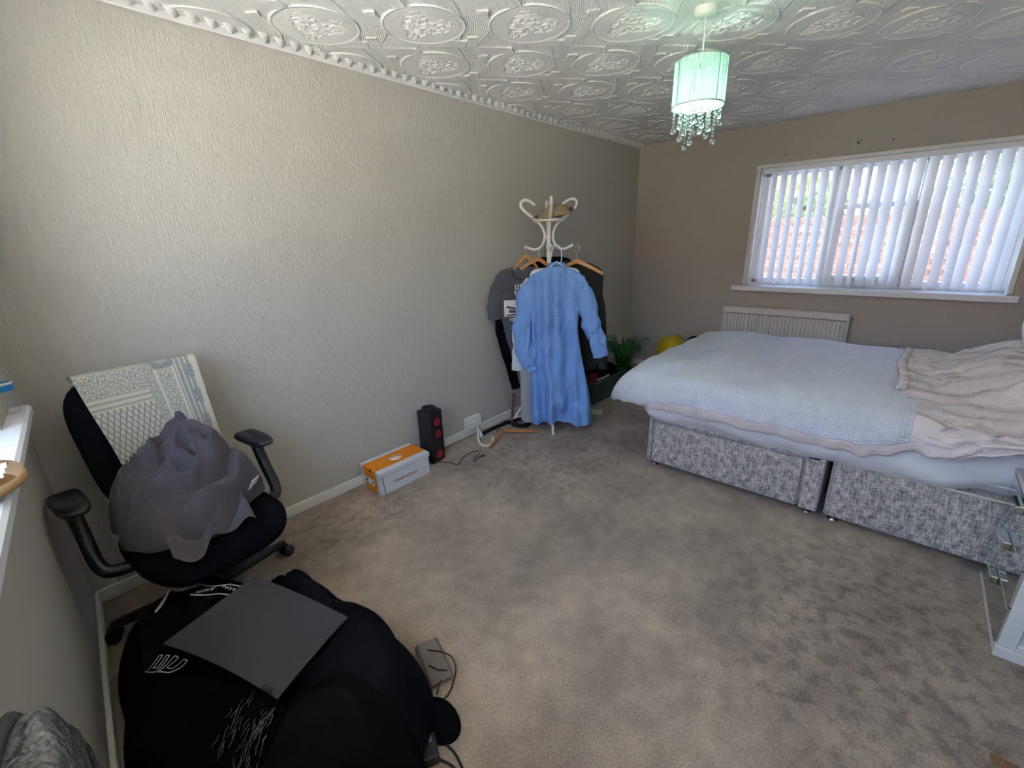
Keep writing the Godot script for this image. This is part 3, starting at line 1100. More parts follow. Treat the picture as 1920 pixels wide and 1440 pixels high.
# ------------------------------------------------------------------ coat stand and clothes
const SO := Vector3(0.33, 0.0, 2.05)
const STURN := 0.6435

func coat_stand():
	var t := thing("coat_stand", "white bentwood coat stand holding clothes in the corner", "coat stand", SO, STURN)
	var p := sm()
	lathe(p, [Vector2(0.0, 0.10), Vector2(0.017, 0.10), Vector2(0.017, 1.60), Vector2(0.013, 1.62), Vector2(0.0, 1.62)], 16)
	put("pole", p, M.white, t)
	var d := sm()
	lathe(d, [Vector2(0.0, 1.606), Vector2(0.112, 1.606), Vector2(0.118, 1.611), Vector2(0.118, 1.619), Vector2(0.112, 1.624), Vector2(0.0, 1.624)], 28)
	put("shelf", d, M.white, t)
	var cl := sm()
	lathe(cl, [Vector2(0.0, 1.485), Vector2(0.022, 1.485), Vector2(0.024, 1.495), Vector2(0.022, 1.505), Vector2(0.0, 1.505)], 16)
	put("collar", cl, M.white, t)
	for k in 4:
		var b := Basis(Vector3.UP, k * PI / 2 + 0.10)
		var pts := []
		for q in [[0.185, 1.438], [0.15, 1.420], [0.105, 1.408], [0.060, 1.428], [0.034, 1.475], [0.034, 1.530], [0.062, 1.585], [0.115, 1.632], [0.170, 1.675], [0.204, 1.712], [0.203, 1.745], [0.176, 1.760], [0.140, 1.750], [0.100, 1.722]]:
			pts.append(b * Vector3(q[0], q[1], 0))
		put("hook", wire(pts, 0.0105, 10, 5), M.white, t)
		var lg := []
		for q in [[0.018, 0.62], [0.045, 0.50], [0.11, 0.34], [0.21, 0.17], [0.315, 0.008]]:
			lg.append(b * Vector3(q[0], q[1], 0))
		put("leg", wire(lg, 0.011, 10, 5), M.white, t)
		put("brace", wire([b * Vector3(0.017, 0.11, 0), b * Vector3(0.30, 0.035, 0)], 0.008, 8, 2), M.white, t)
	# cap lying on the shelf
	var c := thing("cap", "beige and brown fabric cap lying on top of the coat stand", "cap", SO + Vector3(0, 1.625, 0), STURN)
	var cs := sm()
	grid(cs, 24, 14, func(u, v):
		var a = u * TAU
		var r = sin(v * PI * 0.5)
		var y = 0.085 * pow(maxf(0.0, 1.0 - pow(r, 2.4)), 0.6) + 0.006 * sin(a * 6.0) * r
		return Vector3(0.045 + 0.125 * r * cos(a), y + 0.03 * r * cos(a) * 0.6 + 0.012, 0.085 * r * sin(a)))
	put("crown", cs, bump(mat(c8(156, 140, 108), 0.95), noise_tex(0.03, 9, 3, 128), 0.6, Vector3(9, 9, 9), false), c)
	var br := sm()
	grid(br, 14, 6, func(u, v):
		var a = lerpf(-0.9, 0.9, u)
		return Vector3(-0.045 - (0.04 + 0.05 * v) * cos(a), 0.030 - 0.022 * v, 0.085 * sin(a) * (1.0 + 0.1 * v)))
	put("brim", br, mat(c8(120, 92, 78), 0.95), c)
	var tg := box(Vector3(0.168, 0.062, 0.03), Vector3(0.03, 0.022, 0.05), 0.005, Basis(Vector3.FORWARD, 0.5))
	put("strap", tg, mat(c8(70, 52, 66), 0.9), c)

func rows_at(rows, u):
	var n = rows.size()
	var f = u * (n - 1)
	var i = clampi(int(f), 0, n - 2)
	var k = f - i
	var out := []
	for q in rows[0].size():
		var p0 = rows[maxi(i - 1, 0)][q]
		var p1 = rows[i][q]
		var p2 = rows[i + 1][q]
		var p3 = rows[mini(i + 2, n - 1)][q]
		out.append(0.5 * (2.0 * p1 + (p2 - p0) * k + (2.0 * p0 - 5.0 * p1 + 4.0 * p2 - p3) * k * k + (3.0 * p1 - p0 - 3.0 * p2 + p3) * k * k * k))
	return out

func body(rows, nu, nv, kf, amp, ph = 0.0) -> SurfaceTool:
	# rows: [y, left, right, half depth, z]
	var st := sm()
	var nz := noise(2.2, 71 + int(ph * 10), 2)
	grid(st, nu, nv, func(u, v):
		var r = rows_at(rows, u)
		var a = v * TAU
		var c = (r[1] + r[2]) / 2
		var hw = (r[2] - r[1]) / 2
		var x = c + hw * cos(a)
		var s = sin(a)
		var side = absf(s)
		var fold = amp * (0.25 + 0.75 * u) * (sin(x * kf + ph + 2.5 * nz.get_noise_2d(x, r[0] * 0.5)) + 0.5 * sin(x * kf * 2.3 + ph * 2.0 + r[0] * 2.0))
		fold += amp * 0.9 * nz.get_noise_2d(x * 3.0, r[0] * 2.0)
		var y = r[0] + 0.015 * u * u * sin(x * kf * 0.6 + ph)
		return Vector3(x, y, r[4] + signf(s) * pow(side, 0.55) * r[3] + fold * pow(side, 0.5)))
	return st

func limb(pts, radii, flat = 0.7, wr = 0.006, ph = 0.0, sides = 16, steps = 8) -> SurfaceTool:
	var P := curve(pts, steps)
	var n = P.size()
	var st := sm()
	var nz := noise(2.4, 17 + int(ph), 2)
	grid(st, n - 1, sides, func(u, v):
		var i = int(round(u * (n - 1)))
		var f = u * (radii.size() - 1)
		var j = mini(int(f), radii.size() - 2)
		var r = lerpf(radii[j], radii[j + 1], f - j)
		var d = (P[mini(i + 1, n - 1)] - P[maxi(i - 1, 0)]).normalized()
		var nx = Vector3(-d.y, d.x, 0).normalized()
		var a = v * TAU
		var rr = r + wr * nz.get_noise_3d(cos(a) * 0.45 + ph, u * 2.4, sin(a) * 0.45) * 1.5
		return P[i] + nx * cos(a) * rr + Vector3(0, 0, 1) * sin(a) * rr * flat)
	return st

func hang(called, label, category, at: Vector3, yaw = 0.0, group = "") -> Node3D:
	# a thing hung on the stand: origin at pole foot plus an offset in the stand's own axes
	var o = SO + Basis(Vector3.UP, STURN) * at
	return thing(called, label, category, o, STURN + yaw, group)

func wooden_hanger(label, at, yaw, w = 0.40, tilt = 0.0):
	var t := hang("wooden_hanger", label, "hanger", at, yaw, "wooden hangers on the coat stand")
	var st := fl()
	var top := []
	var bot := []
	for k in 15:
		var x = (k / 14.0 - 0.5) * w
		var q = absf(x) / (w / 2)
		var y = -0.105 * pow(q, 1.15) - 0.01
		top.append(Vector2(x, y))
		bot.append(Vector2(x, y - 0.034 + 0.012 * q))
	bot.reverse()
	prism(st, PackedVector2Array(top + bot), 0.014, Transform3D(Basis(Vector3.FORWARD, tilt), Vector3(0, 0, -0.007)))
	put("yoke", st, M.wood, t)
	put("hook", wire([Vector3(0, -0.012, 0), Vector3(0, 0.03, 0), Vector3(0.02, 0.05, 0), Vector3(0.022, 0.075, 0), Vector3(0, 0.088, 0), Vector3(-0.02, 0.07, 0)], 0.002, 6, 5), M.chrome, t)
	return t

func clothes():
	# long blue tunic in front
	var blue := bump(mat(c8(116, 156, 214), 0.85), noise_tex(0.02, 23, 4, 256), 1.0, Vector3(2.5, 1.2, 2.5), false)
	var k := hang("tunic", "long light blue tunic with band collar hanging at the front of the stand", "tunic", Vector3(0, 0.06, 0.20))
	put("body", body([
		[1.225, -0.015, 0.13, 0.030, 0.0], [1.195, -0.085, 0.20, 0.045, 0.0], [1.155, -0.150, 0.250, 0.055, 0.0], [1.08, -0.165, 0.255, 0.060, 0.0], [0.98, -0.150, 0.235, 0.06, 0.0], [0.82, -0.130, 0.215, 0.065, 0.0],
		[0.62, -0.135, 0.240, 0.07, 0.0], [0.42, -0.145, 0.280, 0.08, 0.0], [0.22, -0.150, 0.320, 0.085, 0.0], [0.03, -0.145, 0.340, 0.09, 0.0]], 80, 110, 27.0, 0.034, 0.6), blue, k)
	put("sleeve", limb([Vector3(-0.085, 1.155, 0.0), Vector3(-0.150, 1.06, 0.0), Vector3(-0.185, 0.90, 0.01), Vector3(-0.200, 0.72, 0.025), Vector3(-0.185, 0.60, 0.04), Vector3(-0.145, 0.49, 0.05)], [0.035, 0.058, 0.066, 0.068, 0.066, 0.060, 0.042], 0.6, 0.020, 1.0, 22, 9), blue, k)
	put("sleeve", limb([Vector3(0.180, 1.155, 0.0), Vector3(0.245, 1.06, 0.0), Vector3(0.295, 0.90, 0.01), Vector3(0.335, 0.75, 0.025), Vector3(0.375, 0.62, 0.03)], [0.035, 0.058, 0.064, 0.066, 0.062, 0.052], 0.6, 0.020, 2.0, 22, 9), blue, k)
	put("cuff", limb([Vector3(-0.165, 0.525, 0.045), Vector3(-0.125, 0.465, 0.055)], [0.046, 0.044, 0.046], 0.6, 0.004, 3.0), blue, k)
	put("cuff", limb([Vector3(0.366, 0.67, 0.03), Vector3(0.39, 0.565, 0.032)], [0.058, 0.060, 0.056], 0.62, 0.006, 4.0), blue, k)
	var col := sm()
	grid(col, 30, 5, func(u, v):
		var a = u * TAU + PI / 2
		var r = 0.058 + 0.010 * v
		return Vector3(0.057 + r * 1.15 * cos(a), 1.262 - 0.045 * v - 0.030 * (0.5 + 0.5 * sin(a)), r * 0.75 * sin(a)))
	put("collar", col, blue, k)
	var plk := sm()
	grid(plk, 20, 4, func(u, v): return Vector3(0.042 + 0.030 * v + 0.006 * sin(u * 9.0), lerpf(1.19, 0.74, u), 0.074 + 0.022 * ss(0.0, 0.25, u) + 0.004 * sin(v * PI)))
	put("placket", plk, blue, k)
	for q in 5:
		var bt := sm()
		ball(bt, Vector3(0.057 + 0.004 * sin(q * 1.8), 1.14 - q * 0.085, 0.102), 0.0055, 8)
		put("button", bt, mat(c8(84, 120, 180), 0.4), k)
	var wh := hang("wire_hanger", "white plastic coated hanger with the blue tunic on it", "hanger", Vector3(0.057, 1.25, 0.20))
	put("frame", wire([Vector3(-0.19, -0.05, 0), Vector3(-0.10, 0.015, 0), Vector3(-0.03, 0.055, 0), Vector3(0, 0.075, 0), Vector3(0.03, 0.055, 0), Vector3(0.10, 0.015, 0), Vector3(0.19, -0.05, 0)], 0.004, 8, 5), mat(c8(196, 214, 226), 0.4), wh)
	put("hook", wire([Vector3(-0.045, 0.072, 0.0), Vector3(-0.04, 0.11, 0.0), Vector3(-0.03, 0.165, 0.0), Vector3(0.0, 0.19, 0.0), Vector3(0.03, 0.165, 0.0), Vector3(0.035, 0.11, 0.0), Vector3(0.03, 0.072, 0.0), Vector3(0.0, 0.058, 0)], 0.0038, 8, 5), mat(c8(196, 214, 226), 0.4), wh)
	# white shirt behind it
	var white := bump(mat(c8(214, 216, 220), 0.9), noise_tex(0.02, 24, 4, 256), 0.8, Vector3(2.5, 1.2, 2.5), false)
	var w := hang("shirt", "white shirt hanging between the blue tunic and the grey T-shirt", "shirt", Vector3(0.025, 0.06, 0.10))
	put("body", body([[1.22, -0.06, 0.12, 0.02, 0.0], [1.19, -0.16, 0.2, 0.03, 0.0], [1.05, -0.17, 0.22, 0.04, 0.0], [0.8, -0.16, 0.2, 0.045, 0.0], [0.55, -0.17, 0.2, 0.045, 0.0]], 40, 48, 30.0, 0.007, 1.7), white, w)
	put("sleeve", limb([Vector3(-0.155, 1.13, 0), Vector3(-0.215, 0.98, 0), Vector3(-0.255, 0.76, 0.0), Vector3(-0.265, 0.60, 0.0), Vector3(-0.285, 0.42, 0.0)], [0.05, 0.06, 0.06, 0.055, 0.05, 0.04], 0.55, 0.008, 5.0), white, w)
	# grey trousers below the shirt
	var tr := hang("trousers", "light grey trousers hanging below the white shirt", "trousers", Vector3(0, 0.0, 0.09))
	put("legs", body([[0.74, -0.235, -0.06, 0.025, 0.0], [0.5, -0.235, -0.05, 0.03, 0.0], [0.3, -0.235, -0.05, 0.03, 0.0], [0.045, -0.235, -0.06, 0.03, 0.0]], 30, 32, 40.0, 0.006, 2.4), bump(mat(c8(176, 172, 168), 0.95), noise_tex(0.02, 25, 3, 128), 0.5, Vector3(3, 1.5, 3), false), tr)
	# grey T-shirt with print, turned out towards the light
	var grey := bump(mat(c8(84, 86, 90), 0.95), noise_tex(0.02, 26, 4, 256), 0.8, Vector3(3, 1.5, 3), false)
	var tg := hang("t_shirt", "dark grey printed T-shirt on a wooden hanger next to the left wall", "T-shirt", Vector3(-0.21, 0.06, 0.045), 0.36)
	put("body", body([[1.225, -0.085, 0.10, 0.016, 0.0], [1.20, -0.17, 0.16, 0.022, 0.0], [1.13, -0.215, 0.19, 0.03, 0.0], [0.97, -0.190, 0.175, 0.036, 0.0], [0.80, -0.165, 0.165, 0.036, 0.0], [0.62, -0.130, 0.16, 0.034, 0.0], [0.47, -0.085, 0.14, 0.03, 0.0]], 46, 60, 26.0, 0.007, 0.2), grey, tg)
	put("sleeve", limb([Vector3(-0.150, 1.17, 0.0), Vector3(-0.200, 1.05, 0), Vector3(-0.218, 0.93, 0.0), Vector3(-0.220, 0.84, 0)], [0.030, 0.055, 0.058, 0.052], 0.5, 0.008, 6.0), grey, tg)
	put("sleeve", limb([Vector3(0.14, 1.17, 0.0), Vector3(0.195, 1.05, 0), Vector3(0.205, 0.93, 0.0), Vector3(0.20, 0.85, 0)], [0.03, 0.05, 0.05, 0.045], 0.5, 0.006, 7.0), grey, tg)
	var nb := sm()
	var nk := []
	for q in 13:
		var a = PI * q / 12.0
		nk.append(Vector3(-0.085 * cos(a), 1.205 - 0.070 * sin(a), 0.026 + 0.012 * sin(a)))
	tube(nb, nk, 0.007, 6)
	put("neckband", nb, mat(c8(62, 64, 68), 0.95), tg)
	var ink := mat(c8(222, 222, 218), 0.9)
	var dk := mat(c8(44, 44, 47), 0.95)
	for e in [["USC", Vector3(-0.025, 1.082, 0.054), 0.052], ["MO", Vector3(-0.035, 1.040, 0.054), 0.052], ["VIVE", Vector3(-0.085, 0.838, 0.054), 0.034]]:
		var o := put("print_lettering", text_mesh(e[0], e[2], 0.001, false, true), ink, tg, "white printed lettering")
		o.position = e[1]
	var o2 := put("print_lettering", text_mesh("LIGHT CO", 0.022, 0.001), dk, tg, "dark printed lettering")
	o2.position = Vector3(-0.130, 1.062, 0.053)
	put("print_panel", box(Vector3(-0.07, 0.925, 0.052), Vector3(0.18, 0.125, 0.0016), 0.0005), ink, tg, "white printed picture panel")
	var pg := fl()
	for e in [[-0.01, 0.862, 0.13, 0.016, 0.2], [0.02, 0.835, 0.15, 0.024, 0.1], [-0.02, 0.812, 0.11, 0.012, -0.05], [0.03, 0.885, 0.07, 0.008, 0.25], [0.0, 0.797, 0.17, 0.008, 0.0]]:
		cbox(pg, Vector3(e[0] - 0.07, e[1] + 0.062, 0.0536), Vector3(e[2], e[3], 0.0012), 0.0004, Basis(Vector3.FORWARD, e[4]))
	put("print_shapes", pg, mat(c8(92, 94, 98), 0.95), tg)
	wooden_hanger("pale wooden hanger standing up out of the grey T-shirt's neck", Vector3(-0.175, 1.395, 0.045), 0.36, 0.20, 0.0)
	# black long-sleeved top behind it
	var bl := hang("long_sleeved_top", "black long-sleeved top hanging behind the grey T-shirt", "top", Vector3(-0.16, 0.04, -0.01), 0.30)
	put("body", body([[1.235, -0.06, 0.10, 0.015, 0.0], [1.19, -0.16, 0.16, 0.02, 0.0], [1.0, -0.16, 0.16, 0.022, 0.0], [0.7, -0.14, 0.16, 0.022, 0.0], [0.5, -0.12, 0.16, 0.022, 0.0]], 24, 32, 24.0, 0.003, 1.0), M.blackcloth, bl)
	put("sleeve", limb([Vector3(-0.16, 1.14, 0.0), Vector3(-0.215, 0.98, 0.02), Vector3(-0.225, 0.80, 0.03), Vector3(-0.185, 0.55, 0.035), Vector3(-0.135, 0.30, 0.03)], [0.045, 0.052, 0.054, 0.06, 0.056, 0.040, 0.034], 0.5, 0.006, 8.0), M.blackcloth, bl)
	put("cuff", limb([Vector3(-0.143, 0.335, 0.03), Vector3(-0.128, 0.27, 0.03)], [0.035, 0.036, 0.034], 0.55, 0.002, 9.0), M.blackcloth2, bl)
	wooden_hanger("honey wooden hanger beside the pole, partly behind the tunic", Vector3(-0.075, 1.37, 0.03), 0.2, 0.30, 0.1)
	# dark waistcoat and trousers on the right
	var v := hang("waistcoat", "black waistcoat hanging on the far side of the stand", "waistcoat", Vector3(0.10, 0.05, -0.08), -0.25)
	put("body", body([[1.27, 0.02, 0.14, 0.02, 0.0], [1.23, -0.04, 0.26, 0.035, 0.0], [1.17, -0.08, 0.325, 0.045, 0.0], [1.02, -0.10, 0.325, 0.05, 0.0], [0.9, -0.10, 0.35, 0.05, 0.0], [0.72, -0.10, 0.365, 0.05, 0.0], [0.40, -0.08, 0.385, 0.05, 0.0]], 40, 44, 24.0, 0.007, 3.0), mat(c8(38, 35, 33), 0.9), v)
	for q in 3:
		var pk := box(Vector3(0.20 + 0.06 * q, 0.98 - 0.10 * q, 0.056), Vector3(0.05, 0.05, 0.008), 0.003)
		put("pocket", pk, mat(c8(46, 43, 42), 0.9), v)
	wooden_hanger("wooden hanger whose end shows beside the black waistcoat", Vector3(0.21, 1.345, 0.02), -0.25, 0.40, -0.02)
	var jt := hang("trousers", "black trousers hanging below the black waistcoat", "trousers", Vector3(0.06, 0.0, -0.07), -0.2)
	put("legs", body([[0.85, 0.10, 0.37, 0.03, 0.0], [0.6, 0.10, 0.40, 0.035, 0.0], [0.42, 0.12, 0.40, 0.035, 0.0]], 24, 32, 30.0, 0.006, 1.2), M.blackcloth, jt)
	# black jacket behind the pole, its shoulders showing
	var bj := hang("jacket", "black jacket hanging behind the pole of the stand", "jacket", Vector3(0.0, 0.06, -0.09), 0.1)
	put("body", body([[1.29, -0.08, 0.10, 0.02, 0.0], [1.25, -0.16, 0.18, 0.03, 0.0], [1.1, -0.19, 0.2, 0.04, 0.0], [0.8, -0.19, 0.2, 0.04, 0.0], [0.55, -0.18, 0.2, 0.04, 0.0]], 30, 36, 24.0, 0.005, 0.7), M.blackcloth2, bj)

# ------------------------------------------------------------------ office chair
func office_chair():
	var yaw := atan2(0.113, 0.994)   # faces +x, a touch towards the far wall
	var org := Vector3(0.43, 0, 4.59)
	var t := thing("office_chair", "black swivel office chair with armrests in the corner", "office chair", org, yaw)
	# local axes: +x forward, +z to the sitter's right
	var hub := sm()
	lathe(hub, [Vector2(0.0, 0.07), Vector2(0.045, 0.07), Vector2(0.05, 0.10), Vector2(0.04, 0.13), Vector2(0.026, 0.135), Vector2(0.026, 0.28), Vector2(0.017, 0.28), Vector2(0.017, 0.40), Vector2(0.0, 0.40)], 18)
	put("gas_column", hub, M.blackplastic, t)
	for k in 5:
		var a = deg_to_rad(-107.0 + 72.0 * k) + yaw
		var d = Vector3(cos(a), 0, sin(a))
		var s := sm()
		tube(s, [d * 0.03 + Vector3(0, 0.105, 0), d * 0.18 + Vector3(0, 0.095, 0), d * 0.345 + Vector3(0, 0.072, 0)], [0.030, 0.026, 0.018], 10)
		put("base_leg", s, M.blackplastic, t)
		var c := sm()
		var side = d.cross(Vector3.UP)
		for q in [-1, 1]:
			tube(c, [d * 0.352 + Vector3(0, 0.0275, 0) + side * q * 0.005, d * 0.352 + Vector3(0, 0.0275, 0) + side * q * 0.027], 0.0275, 14)
		tube(c, [d * 0.345 + Vector3(0, 0.045, 0), d * 0.345 + Vector3(0, 0.075, 0)], 0.012, 8)
		put("caster", c, M.blackplastic, t)
	put("mechanism", box(Vector3(0.05, 0.405, 0), Vector3(0.26, 0.05, 0.16), 0.012), M.blackplastic, t)
	# seat
	var seat := sm()
	grid(seat, 40, 24, func(u, v):
		var a = u * TAU
		var ph = (v - 0.5) * PI
		var ca = signf(cos(a)) * pow(absf(cos(a)), 0.55)
		var sa = signf(sin(a)) * pow(absf(sin(a)), 0.55)
		var e = pow(maxf(0.0, cos(ph)), 0.35)
		var x = ca * e * 0.245
		var y = 0.045 * signf(sin(ph)) * pow(absf(sin(ph)), 0.7)
		var front = ss(0.10, 0.26, x)
		return Vector3(0.135 + x, 0.458 + y - 0.045 * front * front, sa * e * 0.245))
	put("seat", seat, M.chairfabric, t)
	# backrest, leaning away
	var back := sm()
	var bb := Basis(Vector3.FORWARD, -0.20)
	grid(back, 40, 24, func(u, v):
		var a = u * TAU
		var ph = (v - 0.5) * PI
		var ca = signf(cos(a)) * pow(absf(cos(a)), 0.5)
		var sa = signf(sin(a)) * pow(absf(sin(a)), 0.5)
		var e = pow(maxf(0.0, cos(ph)), 0.3)
		var y = ca * e * 0.275
		var z = sa * e * (0.222 + 0.012 * sin(y * 6.0))
		var x = 0.026 * signf(sin(ph)) * pow(absf(sin(ph)), 0.7) + 0.35 * z * z
		return Vector3(-0.205, 0.77, 0) + bb * Vector3(x, y, z))
	put("backrest", back, M.chairfabric, t)
	put("back_support", wire([Vector3(-0.02, 0.40, 0), Vector3(-0.14, 0.41, 0), Vector3(-0.205, 0.50, 0), Vector3(-0.245, 0.68, 0)], 0.022, 8, 5), M.blackplastic, t)
	for q in [-1, 1]:
		var up := sm()
		var pts := curve([Vector3(0.11, 0.425, q * 0.17), Vector3(0.09, 0.425, q * 0.275), Vector3(0.06, 0.455, q * 0.308), Vector3(0.0, 0.55, q * 0.310), Vector3(-0.045, 0.645, q * 0.310)], 5)
		tube(up, pts, 0.022, 10)
		put("arm_post", up, M.blackplastic, t)
		var pad := sm()
		grid(pad, 32, 12, func(u, v):
			var a = u * TAU
			var ph = (v - 0.5) * PI
			var e = pow(maxf(0.0, cos(ph)), 0.35)
			return Vector3(-0.045 + 0.125 * signf(cos(a)) * pow(absf(cos(a)), 0.55) * e, 0.667 + 0.019 * sin(ph) + 0.004 * cos(a), q * 0.310 + (0.046 - 0.008 * cos(a)) * signf(sin(a)) * pow(absf(sin(a)), 0.55) * e))
		put("arm_pad", pad, M.blackplastic, t)
	var tag := box(Vector3(0.27, 0.395, 0.13), Vector3(0.003, 0.035, 0.075), 0.001, Basis(Vector3.UP, 0.3))
	put("care_label", tag, mat(c8(180, 176, 166), 0.8), t, "pale sewn label under the seat")
	# patterned cloth over the backrest
	var cm := mat(Color.WHITE, 0.95)
	cm.albedo_texture = mat_cloth_tex()
	var pc := thing("prayer_mat", "cream cloth with blue-grey ornamental print draped over the chair back", "cloth", org + Vector3(-0.2, 0.5, 0), yaw)
	var loc := Vector3(0.2, -0.5, 0)
	loc = Basis(Vector3.UP, -yaw) * loc
	var cs := sm()
	grid(cs, 24, 40, func(u, v):
		# u across, v from behind over the top and down the front
		var z = lerpf(0.178, -0.216, u)
		var s = v * 0.66 - 0.13
		var x
		var y
		if s < 0.0:
			x = -0.034; y = 0.279 + s
		else:
			var r = clampf(s / 0.07, 0, 1)
			x = lerpf(-0.034, 0.040, ss(0, 1, r)); y = 0.279 + 0.012 * sin(r * PI) - maxf(0.0, s - 0.07)
		x += 0.35 * z * z + 0.004 * sin(z * 30.0) * ss(0.1, 0.5, s)
		var skew = (0.5 - u) * 0.0 - 0.05 * ss(0.0, 0.5, s) * (1.0 - u)
		return loc + Vector3(-0.205, 0.77, 0) + bb * Vector3(x, y, z + skew))
	put("cloth", cs, cm, pc)
	# grey fleece heaped on the seat
	var fm := bump(mat(c8(74, 69, 74), 0.95), noise_tex(0.25, 44, 2, 256), 0.12, Vector3(5, 5, 5), false)
	fm.rim_enabled = true
	fm.rim = 0.5
	var fb := thing("fleece_blanket", "grey-mauve fleece blanket heaped on the office chair seat", "blanket", org + Vector3(0.085, 0.503, 0), yaw)
	var n1 := noise(3.2, 81, 2)
	var n2 := noise(11.0, 82, 2)
	var bs := sm()
	grid(bs, 84, 60, func(u, v):
		var a = u * TAU
		var r = v
		var R = 1.0 + 0.07 * sin(a * 3.0 + 0.6) + 0.06 * sin(a * 5.0 + 2.0) + 0.035 * sin(a * 9.0 + 1.0)
		var px = r * cos(a) * R
		var pz = r * sin(a) * R
		var hh = pow(maxf(0.0, 1.0 - pow(r, 2.6)), 0.55)
		# high against the backrest, lower and spread to the front
		var x = px * 0.215
		var z = 0.01 + pz * 0.235
		var top = 0.215 - 0.115 * px - 0.045 * pz + 0.10 * exp(-(pow((px + 0.35) / 0.5, 2.0) + pow((pz + 0.45) / 0.45, 2.0)))
		var w1 = n1.get_noise_2d(px * 0.35, pz * 0.35)
		var w2 = n1.get_noise_2d(px * 0.35 + 5.0, pz * 0.35)
		# long soft folds sweeping from the high corner down to the seat edge
		var q = px * 0.92 - pz * 0.38 + 0.5 * w1
		var f1 = pow(0.5 + 0.5 * sin(10.5 * q + 1.2 * w2), 1.6)
		var f2 = pow(0.5 + 0.5 * sin(21.0 * (q + 0.3 * pz) + 3.5 * w1), 3.0)
		var y = hh * top + hh * (0.060 * f1 + 0.030 * f2) - 0.02 * hh + 0.010 * n2.get_noise_2d(px * 0.3, pz * 0.3) * hh
		x -= 0.055 * ss(0.05, 0.35, y) - 0.015 * f1 * hh
		return Vector3(x, maxf(y, 0.0) + 0.006, z))
	put("heap", bs, fm, fb)
	# a loose rolled corner in front
	var rc := sm()
	grid(rc, 40, 24, func(u, v):
		var x = lerpf(0.08, 0.27, v) + 0.025 * sin(u * 7.0) * v
		var z = lerpf(0.13, -0.13, u) + 0.03 * v
		var wv = 0.5 + 0.5 * sin(u * 13.0 + v * 2.0)
		var y = 0.016 + 0.055 * pow(wv, 1.4) * ss(0.0, 0.3, v) * (0.6 + 0.4 * u) + 0.06 * ss(0.5, 0.0, v) - 0.030 * ss(0.20, 0.29, x)
		return Vector3(x, y, z))
	put("corner", rc, fm, fb)
	put("care_label", box(Vector3(0.10, 0.075, -0.19), Vector3(0.004, 0.045, 0.05), 0.001, Basis(Vector3.UP, 0.6) * Basis(Vector3.FORWARD, 0.5)), mat(c8(206, 200, 190), 0.8), fb, "white sewn care label")

# ------------------------------------------------------------------ things along the left wall
func flat_wire(P, y, r) -> SurfaceTool:
	var pts := []
	for q in P:
		pts.append(Vector3(q[0], y if q.size() < 3 else q[2], q[1]))
	return wire(pts, r, 8, 6)

